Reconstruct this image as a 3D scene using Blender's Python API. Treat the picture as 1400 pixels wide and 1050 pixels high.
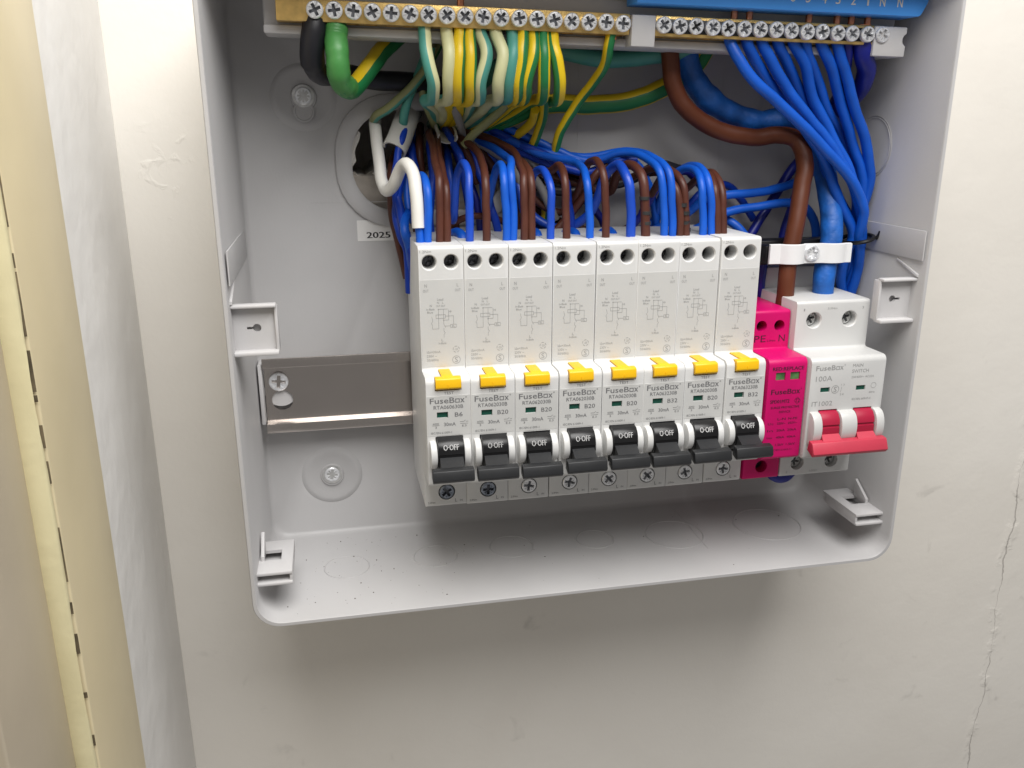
import bpy, bmesh, math, random
from mathutils import Vector, Matrix, noise
random.seed(7)
sc = bpy.context.scene
for o in list(bpy.data.objects): bpy.data.objects.remove(o)
COL = sc.collection
# ---------------------------------------------------------------- camera
# working space: X right, D out of the wall towards the viewer, Z up, all in millimetres; world = (X, -D, Z) / 1000
S = 0.001
CAM = Vector((-31.7391, 382.1506, 93.8575)); YAW, PITCH, ROLL, FPX = .2041, -.2919, -.0017, 1179.9
FW = Vector((math.sin(YAW)*math.cos(PITCH), -math.cos(YAW)*math.cos(PITCH), math.sin(PITCH)))
RT0 = Vector((math.cos(YAW), math.sin(YAW), 0)); UP0 = FW.cross(RT0)
RT = math.cos(ROLL)*RT0 + math.sin(ROLL)*UP0; UPV = -math.sin(ROLL)*RT0 + math.cos(ROLL)*UP0
def W(p): return Vector((p[0]*S, -p[1]*S, p[2]*S))
def wd(v): return Vector((v[0], -v[1], v[2]))
def P(u, v, d):                       # photograph position + depth off the rail -> point in the place
    D = FW + RT*((u-700)/FPX) + UPV*((525-v)/FPX)
    return CAM + D*((d-CAM[1])/D[1])
cd = bpy.data.cameras.new('camera'); cam = bpy.data.objects.new('camera', cd); COL.objects.link(cam)
cd.sensor_width = 36; cd.lens = 36*FPX/1400; cd.clip_start = .005; cd.clip_end = 50
r_, u_, b_ = wd(RT), wd(UPV), wd(-FW)
cam.matrix_world = Matrix(((r_.x, u_.x, b_.x, CAM[0]*S), (r_.y, u_.y, b_.y, -CAM[1]*S), (r_.z, u_.z, b_.z, CAM[2]*S), (0, 0, 0, 1)))
sc.camera = cam
# ---------------------------------------------------------------- light
wld = bpy.data.worlds.new('World'); sc.world = wld; wld.use_nodes = True
wb = wld.node_tree.nodes['Background']; wb.inputs[0].default_value = (1, .965, .935, 1); wb.inputs[1].default_value = .255
def area(name, loc, target, size, power, col):
    l = bpy.data.lights.new(name, 'AREA'); l.shape = 'DISK'; l.size = size; l.energy = power; l.color = col
    o = bpy.data.objects.new(name, l); COL.objects.link(o); o.location = W(loc)
    o.rotation_euler = (W(target)-W(loc)).to_track_quat('-Z', 'Y').to_euler()
    return o
area('ceiling_lamp', (105, 385, 590), (70, 0, 0), .62, 8.1, (1, .985, .965))
sc.view_settings.view_transform = 'Standard'; sc.view_settings.look = 'None'
sc.view_settings.exposure = 0; sc.view_settings.gamma = 1
# ---------------------------------------------------------------- materials
MATS = {}
def mat(name, col, rough=.45, metal=0, var=.06, vscale=40, bump=0, bscale=300, spec=.5, coat=0, var2=None, trans=0, bdist=.0004, stretch=1):
    m = bpy.data.materials.new(name); m.use_nodes = True; nt = m.node_tree; N = nt.nodes; L = nt.links
    b = N['Principled BSDF']; tc = N.new('ShaderNodeTexCoord')
    n = N.new('ShaderNodeTexNoise'); n.inputs['Scale'].default_value = vscale; n.inputs['Detail'].default_value = 5
    L.new(tc.outputs['Object'], n.inputs['Vector'])
    mx = N.new('ShaderNodeMix'); mx.data_type = 'RGBA'
    c2 = var2 or tuple(c*(1-var*2) for c in col)
    mx.inputs[6].default_value = (*[min(1, c*(1+var)) for c in col], 1); mx.inputs[7].default_value = (*c2, 1)
    rp = N.new('ShaderNodeValToRGB'); rp.color_ramp.elements[0].position = .35; rp.color_ramp.elements[1].position = .75
    L.new(n.outputs['Fac'], rp.inputs['Fac']); L.new(rp.outputs['Color'], mx.inputs[0]); L.new(mx.outputs[2], b.inputs['Base Color'])
    b.inputs['Roughness'].default_value = rough; b.inputs['Metallic'].default_value = metal
    b.inputs['Specular IOR Level'].default_value = spec
    if coat: b.inputs['Coat Weight'].default_value = coat
    mr = N.new('ShaderNodeMapRange'); mr.inputs[3].default_value = rough*.8; mr.inputs[4].default_value = min(1, rough*1.25)
    n2 = N.new('ShaderNodeTexNoise'); n2.inputs['Scale'].default_value = vscale*2.7; L.new(tc.outputs['Object'], n2.inputs['Vector'])
    L.new(n2.outputs['Fac'], mr.inputs[0]); L.new(mr.outputs[0], b.inputs['Roughness'])
    if bump:
        n3 = N.new('ShaderNodeTexNoise'); n3.inputs['Scale'].default_value = bscale; n3.inputs['Detail'].default_value = 4
        mp = N.new('ShaderNodeMapping'); mp.inputs['Scale'].default_value = (1, 1, stretch); L.new(tc.outputs['Object'], mp.inputs['Vector']); L.new(mp.outputs[0], n3.inputs['Vector'])
        bp = N.new('ShaderNodeBump'); bp.inputs['Strength'].default_value = bump; bp.inputs['Distance'].default_value = bdist
        L.new(n3.outputs['Fac'], bp.inputs['Height']); L.new(bp.outputs['Normal'], b.inputs['Normal'])
    MATS[name] = m; return m
mat('case', (.485, .478, .478), .42, var=.03, vscale=18, bump=.12, bscale=900)
mat('clip', (.57, .56, .56), .4, var=.02)
mat('white', (.66, .66, .65), .42, var=.025, vscale=60, bump=.06, bscale=2500)
mat('plate', (.56, .56, .545), .5, var=.02, vscale=60)
mat('switch_white', (.58, .58, .57), .36, var=.02)
mat('print_grey', (.16, .16, .165), .6, var=.05)
mat('print_soft', (.30, .30, .295), .6, var=.05)
mat('print_pink', (.07, .002, .025), .6, var=.05)
mat('print_white', (.75, .75, .75), .5, var=.02)
mat('pink', (.56, .002, .125), .42, spec=.3, var=.05, bump=.05, bscale=2500)
mat('yellow', (.86, .49, .004), .38, var=.05)
mat('black', (.005, .005, .006), .33, var=.2)
mat('grip_black', (.017, .018, .020), .45, var=.15, bump=.1, bscale=3000)
mat('red', (.38, .012, .045), .42, spec=.35, var=.06)
mat('grip_red', (.52, .04, .075), .45, var=.06)
mat('window_green', (.006, .085, .055), .25, var=.15)
mat('window_lime', (.09, .22, .07), .3, var=.25, vscale=300)
mat('zinc', (.86, .87, .89), .33, .45, var=.12, vscale=600, bump=.1, bscale=2500)
mat('steel', (.62, .62, .61), .35, .7, var=.1, vscale=500)
mat('old_zinc', (.30, .33, .38), .36, 1, var=.3, vscale=700)
mat('dark_screw', (.12, .12, .13), .35, 1, var=.3, vscale=700)
mat('brass', (.80, .55, .20), .3, .7, var=.12, vscale=200, bump=.12, bscale=1800)
mat('brass_dark', (.30, .20, .08), .35, 1, var=.2, vscale=400)
mat('copper', (.72, .30, .17), .3, 1, var=.15, vscale=600)
mat('recess_shade', (.16, .165, .18), .45, .7, var=.2, vscale=900)
mat('rail', (.52, .48, .45), .24, 1, var=.03, vscale=20)
mat('blue', (.005, .095, .54), .42, bump=.25, bscale=260, spec=.4, var=.08, vscale=90)
mat('blue_deep', (.005, .04, .36), .4, bump=.25, bscale=260, spec=.3, var=.1, vscale=90)
mat('blue_bright', (.008, .065, .48), .36, bump=.25, bscale=260, var=.08, vscale=90)
mat('blue_navy', (.006, .012, .22), .38, bump=.25, bscale=260, var=.12, vscale=90)
mat('blue_tape', (.008, .10, .40), .5, var=.2, vscale=120, bump=.8, bscale=160, bdist=.0012)
mat('brown', (.082, .025, .015), .42, bump=.25, bscale=260, spec=.4, var=.12, vscale=90)
mat('brown_tail', (.105, .028, .011), .45, spec=.35, var=.1, vscale=60)
mat('grey_wire', (.26, .25, .24), .5, var=.1)
mat('sheath', (.50, .49, .46), .5, var=.08, bump=.3, bscale=500)
mat('white_wire', (.76, .745, .70), .42, var=.05)
mat('yel', (.72, .50, .01), .4, var=.08)
mat('grn', (.012, .17, .05), .42, var=.12)
mat('cream', (.60, .60, .34), .45, var=.08)
mat('teal', (.07, .29, .24), .45, var=.1)
mat('olive', (.28, .29, .13), .5, var=.12)
mat('sleeve_green', (.06, .25, .06), .4, var=.1, vscale=90, bump=.3, bscale=400)
mat('black_wire', (.012, .012, .018), .42, var=.2)
mat('label_blue', (.07, .35, .95), .42, var=.04)
mat('sticker', (.74, .73, .71), .5, var=.02)
mat('ink', (.02, .02, .02), .6, var=.1)
mat('dust', (.13, .115, .10), .9, var=.2)
mat('crack_shade', (.16, .125, .075), .9, var=.3, vscale=150)
mat('strap', (.80, .80, .80), .45, var=.03)
mat('plaster', (.42, .38, .33), .95, var=.25, vscale=55, bump=1, bscale=220)
mat('cavity', (.02, .02, .03), 1, var=.2)
mat('frame_cream', (.76, .655, .42), .33, var=.05, vscale=12, bump=.3, bscale=110, bdist=.0006, stretch=.25)
mat('frame_yellow', (.72, .65, .40), .42, var=.04, vscale=30, bump=.6, bscale=150)
mat('frame_beige', (.52, .45, .34), .38, var=.08, vscale=10, bump=.35, bscale=110, bdist=.0006, stretch=.2)
def wall_mat():
    m = bpy.data.materials.new('wall_paint'); m.use_nodes = True; nt = m.node_tree; N = nt.nodes; L = nt.links
    b = N['Principled BSDF']; b.inputs['Roughness'].default_value = .62
    tc = N.new('ShaderNodeTexCoord'); sp = N.new('ShaderNodeSeparateXYZ'); L.new(tc.outputs['Object'], sp.inputs[0])
    def nz(scale, det=5, dist=0):
        n = N.new('ShaderNodeTexNoise'); n.inputs['Scale'].default_value = scale; n.inputs['Detail'].default_value = det
        n.inputs['Distortion'].default_value = dist; L.new(tc.outputs['Object'], n.inputs['Vector']); return n.outputs['Fac']
    def mth(op, a, c, clamp=False):
        n = N.new('ShaderNodeMath'); n.operation = op; n.use_clamp = clamp
        for i, q in enumerate((a, c)):
            if isinstance(q, (int, float)): n.inputs[i].default_value = q
            elif q is not None: L.new(q, n.inputs[i])
        return n.outputs[0]
    def ramp(f, a, c, lo=0, hi=1):
        n = N.new('ShaderNodeMapRange'); n.interpolation_type = 'SMOOTHSTEP'
        n.inputs[1].default_value = a; n.inputs[2].default_value = c; n.inputs[3].default_value = lo; n.inputs[4].default_value = hi
        L.new(f, n.inputs[0]); return n.outputs[0]
    # vertical hairline crack with broken-out flakes
    wob = mth('ADD', mth('MULTIPLY', mth('SUBTRACT', nz(9, 3), .5), .030), mth('MULTIPLY', mth('SUBTRACT', nz(90, 4), .5), .006))
    dx = mth('ABSOLUTE', mth('SUBTRACT', mth('SUBTRACT', sp.outputs[0], .3512), wob), None)
    fade = ramp(sp.outputs[2], -.045, -.085)
    wid = ramp(nz(38, 3), .42, .68, .00006, .00045)
    crack = mth('MULTIPLY', mth('LESS_THAN', dx, wid), fade)
    lip = mth('MULTIPLY', ramp(dx, .006, .0004), mth('MULTIPLY', fade, ramp(nz(55, 4), .46, .58)))
    # paint runs / blisters in an old repair left of the case
    vm = N.new('ShaderNodeVectorMath'); vm.operation = 'DISTANCE'; vm.inputs[1].default_value = (-.098, .015, .074); L.new(tc.outputs['Object'], vm.inputs[0])
    patch = ramp(vm.outputs['Value'], .032, .006)
    blist = mth('MULTIPLY', patch, ramp(nz(110, 6, .5), .56, .70))
    h = mth('ADD', mth('MULTIPLY', nz(26, 3), .9), mth('MULTIPLY', nz(420, 4), .10))
    h = mth('ADD', h, mth('MULTIPLY', blist, .25)); h = mth('ADD', h, mth('MULTIPLY', lip, .5)); h = mth('SUBTRACT', h, mth('MULTIPLY', crack, .8))
    bp = N.new('ShaderNodeBump'); bp.inputs['Strength'].default_value = .55; bp.inputs['Distance'].default_value = .0014
    L.new(h, bp.inputs['Height']); L.new(bp.outputs['Normal'], b.inputs['Normal'])
    def mix(f, a, c):
        n = N.new('ShaderNodeMix'); n.data_type = 'RGBA'; L.new(f, n.inputs[0])
        for i, q in ((6, a), (7, c)):
            if isinstance(q, tuple): n.inputs[i].default_value = (*q, 1)
            else: L.new(q, n.inputs[i])
        return n.outputs[2]
    c = mix(ramp(nz(6, 5, .4), .35, .7), (.82, .788, .728), (.775, .738, .675))
    c = mix(mth('MULTIPLY', ramp(nz(45, 6, .6), .66, .80), .35), c, (.36, .34, .31))
    c = mix(mth('MULTIPLY', crack, .45), c, (.12, .10, .09))
    L.new(c, b.inputs['Base Color'])
    MATS['wall'] = m
wall_mat()
def side_mat():
    mat('side_paint', (.78, .768, .745), .5, var=.03, vscale=9, bump=1, bscale=38, bdist=.0016, stretch=.8, var2=(.70, .69, .67))
side_mat()
# ---------------------------------------------------------------- mesh helpers (millimetres, X D Z)
class MB:
    def __init__(s): s.v = []; s.f = []; s.m = []
    def add(s, vs, fs, mi=0):
        o = len(s.v); s.v += [Vector(v) for v in vs]; s.f += [tuple(i+o for i in f) for f in fs]; s.m += [mi]*len(fs); return s
    def from_bm(s, bm, mi=0):
        bm.verts.index_update(); s.add([v.co.copy() for v in bm.verts], [[v.index for v in f.verts] for f in bm.faces], mi); bm.free(); return s
    def box(s, x0, x1, d0, d1, z0, z1, bev=0, mi=0, seg=2):
        bm = bmesh.new(); bmesh.ops.create_cube(bm, size=1)
        for v in bm.verts: v.co = ((x0+x1)/2+v.co.x*(x1-x0), (d0+d1)/2+v.co.y*(d1-d0), (z0+z1)/2+v.co.z*(z1-z0))
        if bev: bmesh.ops.bevel(bm, geom=list(bm.edges), offset=bev, segments=seg, profile=.5, affect='EDGES', clamp_overlap=True)
        return s.from_bm(bm, mi)
    def prism(s, prof, x0, x1, bev=0, mi=0):           # profile in (D, Z), extruded along X
        bm = bmesh.new(); n = len(prof)
        a = [bm.verts.new((x0, p[0], p[1])) for p in prof]; b = [bm.verts.new((x1, p[0], p[1])) for p in prof]
        fa = bm.faces.new(a); fb = bm.faces.new(b[::-1])
        for i in range(n): bm.faces.new((a[i], b[i], b[(i+1) % n], a[(i+1) % n]))
        bmesh.ops.recalc_face_normals(bm, faces=list(bm.faces))
        if bev: bmesh.ops.bevel(bm, geom=list(fa.edges)+list(fb.edges), offset=bev, segments=2, profile=.5, affect='EDGES', clamp_overlap=True)
        return s.from_bm(bm, mi)
    def poly(s, pts, d0, d1, bev=0, mi=0):             # outline in (X, Z), extruded along D
        bm = bmesh.new(); n = len(pts)
        a = [bm.verts.new((p[0], d0, p[1])) for p in pts]; b = [bm.verts.new((p[0], d1, p[1])) for p in pts]
        fa = bm.faces.new(a); fb = bm.faces.new(b[::-1])
        for i in range(n): bm.faces.new((a[i], b[i], b[(i+1) % n], a[(i+1) % n]))
        bmesh.ops.recalc_face_normals(bm, faces=list(bm.faces))
        if bev: bmesh.ops.bevel(bm, geom=list(fb.edges)+list(fa.edges), offset=bev, segments=2, profile=.5, affect='EDGES', clamp_overlap=True)
        return s.from_bm(bm, mi)
    def lathe(s, prof, c, axis='D', n=28, mi=0):       # prof: (radius, along)
        vs = []; fs = []
        for r, t in prof:
            for k in range(n):
                a = 2*math.pi*k/n; x, y = r*math.cos(a), r*math.sin(a)
                p = (x, t, y) if axis == 'D' else ((x, -y, t) if axis == 'Z' else (t, x, y))
                vs.append((c[0]+p[0], c[1]+p[1], c[2]+p[2]))
        for i in range(len(prof)-1):
            for k in range(n): fs.append((i*n+k, i*n+(k+1) % n, (i+1)*n+(k+1) % n, (i+1)*n+k))
        if prof[0][0] > 0: fs.append(tuple(range(n))[::-1])
        if prof[-1][0] > 0: fs.append(tuple((len(prof)-1)*n+k for k in range(n)))
        s.add(vs, fs, mi); return s
    def ring(s, c, r, w, h, axis='D', n=40, mi=0):
        return s.lathe([(r-w, 0), (r-w*.5, h), (r, h), (r+w*.5, 0), (r-w, 0)], c, axis, n, mi) if False else s._ring(c, r, w, h, axis, n, mi)
    def _ring(s, c, r, w, h, axis, n, mi):
        pr = [(r-w, -.2), (r-w*.4, h), (r+w*.4, h), (r+w, -.2)]; vs = []; fs = []
        for q, t in pr:
            for k in range(n):
                a = 2*math.pi*k/n; x, y = q*math.cos(a), q*math.sin(a)
                p = (x, t, y) if axis == 'D' else ((x, -y, t) if axis == 'Z' else (t, x, y))
                vs.append((c[0]+p[0], c[1]+p[1], c[2]+p[2]))
        for i in range(3):
            for k in range(n): fs.append((i*n+k, i*n+(k+1) % n, (i+1)*n+(k+1) % n, (i+1)*n+k))
        s.add(vs, fs, mi); return s
    def tube(s, pts, r, n=12, stripe=None, a0=0, sub=7, rfun=None, smooth=True, cap=True, jit=1.1):
        pts = [Vector(p) for p in pts]
        q = []
        if len(pts) > 2 and smooth:
            e = [pts[0]*2-pts[1]]+pts+[pts[-1]*2-pts[-2]]
            for i in range(1, len(e)-2):
                p0, p1, p2, p3 = e[i-1:i+3]
                t0 = 0; t1 = t0+max(1e-4, (p1-p0).length**.5); t2 = t1+max(1e-4, (p2-p1).length**.5); t3 = t2+max(1e-4, (p3-p2).length**.5)
                for k in range(sub):
                    t = t1+(t2-t1)*k/sub
                    A1 = p0*((t1-t)/(t1-t0))+p1*((t-t0)/(t1-t0)); A2 = p1*((t2-t)/(t2-t1))+p2*((t-t1)/(t2-t1)); A3 = p2*((t3-t)/(t3-t2))+p3*((t-t2)/(t3-t2))
                    B1 = A1*((t2-t)/(t2-t0))+A2*((t-t0)/(t2-t0)); B2 = A2*((t3-t)/(t3-t1))+A3*((t-t1)/(t3-t1))
                    q.append(B1*((t2-t)/(t2-t1))+B2*((t-t1)/(t2-t1)))
            q.append(pts[-1])
        else: q = pts
        if smooth and len(q) > 6:
            sd = Vector((random.uniform(0, 99), random.uniform(0, 99), 0)); L_ = 0
            for i in range(1, len(q)-2):
                L_ += (q[i]-q[i-1]).length; amp = jit*min(1, i/8, (len(q)-2-i)/8)
                q[i] = q[i]+Vector(noise.noise_vector(sd+Vector((L_*.05, 0, 0))))*amp+Vector(noise.noise_vector(sd+Vector((L_*.16, 7, 0))))*amp*.3
        T = [(q[min(i+1, len(q)-1)]-q[max(i-1, 0)]).normalized() for i in range(len(q))]
        ref = Vector((0, 1, 0)); nn = (ref-T[0]*ref.dot(T[0]))
        if nn.length < .05: nn = Vector((0, 0, 1)).cross(T[0])
        nn.normalize(); vs = []; fs = []; ms = []
        for i, p in enumerate(q):
            if i: nn = nn-T[i]*nn.dot(T[i]); nn.normalize()
            bi = T[i].cross(nn); rr = r*(rfun(i/(len(q)-1)) if rfun else 1)
            for k in range(n):
                a = 2*math.pi*k/n+a0; vs.append(p+(nn*math.cos(a)+bi*math.sin(a))*rr)
        for i in range(len(q)-1):
            for k in range(n):
                fs.append((i*n+k, i*n+(k+1) % n, (i+1)*n+(k+1) % n, (i+1)*n+k)); ms.append(1 if stripe and k in stripe else 0)
        if cap:
            fs.append(tuple(range(n))[::-1]); ms.append(0); fs.append(tuple((len(q)-1)*n+k for k in range(n))); ms.append(0)
        o = len(s.v); s.v += vs; s.f += [tuple(i+o for i in f) for f in fs]; s.m += ms
        return s
    def mesh(s, name, mats, org=(0, 0, 0), ang=40):
        me = bpy.data.meshes.new(name); o = Vector(org)
        me.from_pydata([W(v-o) for v in s.v], [], s.f)
        for m in (mats if isinstance(mats, (list, tuple)) else [mats]): me.materials.append(MATS[m])
        me.polygons.foreach_set('material_index', s.m)
        bm = bmesh.new(); bm.from_mesh(me); bmesh.ops.recalc_face_normals(bm, faces=list(bm.faces)); bm.to_mesh(me); bm.free()
        me.shade_smooth(); me.set_sharp_from_angle(angle=math.radians(ang)); me.update(); return me
def ob(name, me, parent=None, loc=None):
    o = bpy.data.objects.new(name, me); COL.objects.link(o)
    if parent: o.parent = parent
    if loc is not None: o.location = W(loc)
    return o
def tag(o, label, cat, group=None):
    o['label'] = label; o['category'] = cat
    if group: o['group'] = group
    return o
def empty(name, loc): return ob(name, None, None, loc)
def boolean(me, cut):
    a = bpy.data.objects.new('tmp_a', me); c = bpy.data.objects.new('tmp_c', cut); COL.objects.link(a); COL.objects.link(c)
    md = a.modifiers.new('b', 'BOOLEAN'); md.operation = 'DIFFERENCE'; md.solver = 'EXACT'; md.object = c
    dg = bpy.context.evaluated_depsgraph_get(); dg.update()
    r = bpy.data.meshes.new_from_object(a.evaluated_get(dg)); r.name = me.name
    bpy.data.objects.remove(a); bpy.data.objects.remove(c); bpy.data.meshes.remove(cut)
    while len(r.materials) > 1: r.materials.pop()
    r.polygons.foreach_set('material_index', [0]*len(r.polygons))
    r.shade_smooth(); r.set_sharp_from_angle(angle=math.radians(32)); return r
def rpoly(pts, n=5):                                     # rounded polygon: (a, b, radius)
    out = []; N = len(pts)
    for i in range(N):
        p = Vector(pts[i][:2]); r = pts[i][2]
        if r <= 0: out.append(tuple(p)); continue
        a = (Vector(pts[i-1][:2])-p).normalized(); b = (Vector(pts[(i+1) % N][:2])-p).normalized()
        th = a.angle(b)/2; t = r/math.tan(th); c = p+(a+b).normalized()*(r/math.sin(th)); s = p+a*t; e = p+b*t
        va, vb = s-c, e-c; a0 = math.atan2(va.y, va.x); da = (math.atan2(vb.y, vb.x)-a0+math.pi) % (2*math.pi)-math.pi
        for k in range(n+1): out.append((c.x+r*math.cos(a0+da*k/n), c.y+r*math.sin(a0+da*k/n)))
    return out
_tc = {}
def glyphs(txt):
    if txt not in _tc:
        cu = bpy.data.curves.new('t', 'FONT'); cu.body = txt; cu.size = 1; cu.resolution_u = 2
        o = bpy.data.objects.new('t', cu); COL.objects.link(o); dg = bpy.context.evaluated_depsgraph_get(); dg.update()
        me = bpy.data.meshes.new_from_object(o.evaluated_get(dg))
        _tc[txt] = ([tuple(v.co) for v in me.vertices], [tuple(p.vertices) for p in me.polygons])
        bpy.data.objects.remove(o); bpy.data.meshes.remove(me); bpy.data.curves.remove(cu)
    return _tc[txt]
def text(mb, txt, x, z, d, w=None, h=None, mi=0, bold=0):   # centred at (x, z), w = width in mm and/or h = cap height in mm
    v, f = glyphs(txt)
    if not v: return
    xs = [p[0] for p in v]; ys = [p[1] for p in v]; bw = max(xs)-min(xs); bh = max(ys)-min(ys)
    sx = (w/bw) if w else h/bh; sy = (h/bh) if h else sx
    cx, cy = (max(xs)+min(xs))/2, (max(ys)+min(ys))/2
    for ox in ((0,) if not bold else (-bold, bold)):
        mb.add([(x+(p[0]-cx)*sx+ox, d+(.012 if ox > 0 else 0), z+(p[1]-cy)*sy) for p in v], f, mi)
def line(mb, x0, z0, x1, z1, d, t=.12, mi=0):
    dx, dz = x1-x0, z1-z0; l = math.hypot(dx, dz); nx, nz = -dz/l*t/2, dx/l*t/2
    mb.add([(x0+nx, d, z0+nz), (x1+nx, d, z1+nz), (x1-nx, d, z1-nz), (x0-nx, d, z0-nz)], [(0, 1, 2, 3)], mi)
def circ(mb, x, z, d, r, t=.15, n=18, gap=False):
    for k in range(n):
        if gap and k % 3 == 2: continue
        a, b = 2*math.pi*k/n, 2*math.pi*(k+1)/n
        line(mb, x+r*math.cos(a), z+r*math.sin(a), x+r*math.cos(b), z+r*math.sin(b), d, t)
def logo(mb, x0, x1, z, d, bold=.04):                     # FuseBox with a squared o
    w = x1-x0; h = w*.158
    text(mb, 'FuseB', x0+w*.335, z, d, w*.67, h, bold=bold)
    q0, q1 = x0+w*.69, x0+w*.81; b0 = z-h/2; t = w*.022; b1 = b0+h*.74
    line(mb, q0, b0+t/2, q1, b0+t/2, d, t); line(mb, q0, b1-t/2, q1, b1-t/2, d, t); line(mb, q0+t/2, b0, q0+t/2, b1, d+.01, t); line(mb, q1-t/2, b0, q1-t/2, b1, d+.01, t)
    text(mb, 'x', x0+w*.885, b0+h*.37, d, w*.115, h*.74, bold=bold)
    circ(mb, x1-w*.015, z+h*.42, d, w*.016, w*.009, 10)
# ---------------------------------------------------------------- screws
def screw_mesh(name, r, m, rec=.55, slot=False, h=1.6):
    b = MB().lathe([(r*.96, -3), (r, -h+.5), (r, -.45), (r*.9, -.1), (r*.6, 0), (r*.01, .02)], (0, 0, 0), n=28)
    me = b.mesh(name, m); c = MB(); w = r*.19; L = r*rec*1.3
    c.box(-L, L, -r*.62, 1, -w, w)
    me = boolean(me, c.mesh('c', m)); c = MB(); c.box(-w, w, -r*.62, 1, -L, L); me = boolean(me, c.mesh('c', m))
    c = MB(); k = r*.07; L2 = r*.92 if slot else r*.72
    q = [(L2*.7-k, L2*.7+k), (L2*.7+k, L2*.7-k), (-L2*.7+k, -L2*.7-k), (-L2*.7-k, -L2*.7+k)]
    c.poly(q, -r*.14, 1); me = boolean(me, c.mesh('c', m))
    c = MB(); c.poly([(-x, z) for x, z in q], -r*.14, 1); me = boolean(me, c.mesh('c', m)); me.name = name
    me.materials.append(MATS['recess_shade'])  # darker metal on the cross faces: recess shade painted into the colour
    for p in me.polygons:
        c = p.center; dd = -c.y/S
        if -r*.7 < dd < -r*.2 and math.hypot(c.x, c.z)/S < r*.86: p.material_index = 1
    return me
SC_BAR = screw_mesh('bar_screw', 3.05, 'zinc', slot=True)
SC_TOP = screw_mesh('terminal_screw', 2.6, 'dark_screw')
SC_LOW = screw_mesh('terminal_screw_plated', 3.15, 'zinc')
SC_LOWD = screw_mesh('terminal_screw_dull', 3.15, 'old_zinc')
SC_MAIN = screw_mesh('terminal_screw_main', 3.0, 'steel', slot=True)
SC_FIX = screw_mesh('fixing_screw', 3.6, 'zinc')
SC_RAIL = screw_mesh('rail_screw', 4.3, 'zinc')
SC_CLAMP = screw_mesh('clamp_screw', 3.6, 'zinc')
def put(name, me, parent, p, org=(0, 0, 0), rot=None):
    o = ob(name, me, parent, Vector(p)-Vector(org))
    o.rotation_euler = (0, random.uniform(0, 3.1) if rot is None else rot, 0)
    return o
# ================================================================ STRUCTURE
# back wall: thick slab with a ragged cable hole
wb_ = MB().box(-190, 700, -130, -15, -700, 700).mesh('back_wall', 'wall')
rag = []
hx = [(-21, 74), (-14, 72), (-9, 76), (2, 73), (10, 71), (20, 74), (30, 70), (42, 72), (47, 80), (46, 96), (38, 103), (20, 104), (0, 103), (-14, 102), (-20, 97), (-17, 90), (-19.5, 82)]
for i in range(len(hx)):
    a, b = Vector(hx[i]), Vector(hx[(i+1) % len(hx)])
    for k in range(3): rag.append(tuple(a.lerp(b, k/3)+Vector((random.uniform(-.8, .8), random.uniform(-.8, .8)))))
wb_ = boolean(wb_, MB().poly(rag, -90, 0).mesh('c', 'wall'))
wo = ob('back_wall', wb_); wo['kind'] = 'structure'
so = ob('side_wall', MB().box(-190, -117, -15, 75.5, -700, 700, .6).mesh('side_wall', 'side_paint')); so['kind'] = 'structure'
# bare plaster showing in the cable opening, lower half
pl = MB(); nx_, nz_ = 40, 16; vs = []; fs = []
for j in range(nz_+1):
    for i in range(nx_+1):
        x = -26+76*i/nx_; z = 48+26*j/nz_
        vs.append((x, -14.6+random.uniform(0, .9)+(.5 if j < nz_ else -2), z+(random.uniform(-1.5, .6) if j == nz_ else 0)))
for j in range(nz_):
    for i in range(nx_): a = j*(nx_+1)+i; fs.append((a, a+1, a+nx_+2, a+nx_+1))
pl.add(vs, fs); po = ob('bare_plaster', pl.mesh('bare_plaster', 'plaster')); po['kind'] = 'structure'
# door frame on the left
fr = empty('door_frame', (-119, 120, -700))
FO = (-119, 120, -700)
def fpart(name, x0, x1, d0, d1, m, bev=.8):
    b = MB(); n = 90; prof = []
    bm = MB().box(x0, x1, d0, d1, -700, 700, bev, seg=3)
    return ob(name, bm.mesh(name, m, FO), fr)
fpart('lining', -190, -115.9, 76, 126.8, 'frame_cream', .9)
b = MB(); rows = 240                                          # uneven painted bead: strip with a wavering edge
vs = []; fs = []
for i in range(rows+1):
    z = -400+800*i/rows; w = .3*math.sin(z*.03)+.12*math.sin(z*.21)+random.uniform(-.08, .08); g = max(0, 1.5*math.sin(z*.045+2*math.sin(z*.013))+.5+random.uniform(-.3, .3))
    g = min(g, 1.9)
    vs += [(-190, 127.3+g, z), (-116.3+w*.2, 127.3+g, z), (-116.2+w*.2, max(128.9, 127.6+g), z), (-116.8+w*.3, 129.7, z), (-121.4+w*.7, 130.2, z), (-122.2, 129.8, z)]
for i in range(rows):
    for k in range(5): a = i*6+k; fs.append((a, a+1, a+7, a+6))
b.add(vs, fs); ob('painted_bead', b.mesh('painted_bead', 'frame_yellow', FO, 60), fr)
fpart('door_stop', -190, -121.8, 129.2, 174, 'frame_beige', .8)
fpart('outer_edge', -190, -127, 173.4, 179, 'frame_yellow', 1.2)
ck = MB()  # dark strips painted in for the shade inside the frame's gaps
z = -400
while z < 300:
    l = random.choice((2, 4, 7, 12, 18)); w_ = random.choice((0, .04, .08, .16))
    ck.box(-117, -115.82, 127.5-w_, 127.56, z, z+l); z += l+random.choice((1, 2, 4, 7, 14))
z = -400
while z < 300:
    l = random.choice((2, 4, 7)); ck.box(-118, -116.9, 75.2-random.uniform(0, .5), 76.1, z, z+l); z += l+random.choice((9, 18, 30, 45))
cko = ob('paint_crack', ck.mesh('paint_crack', 'crack_shade', FO), fr); cko['kind'] = 'stuff'
tag(fr, 'cream gloss painted wooden door frame with yellowed bead, left edge of the photo', 'door frame')
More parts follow.
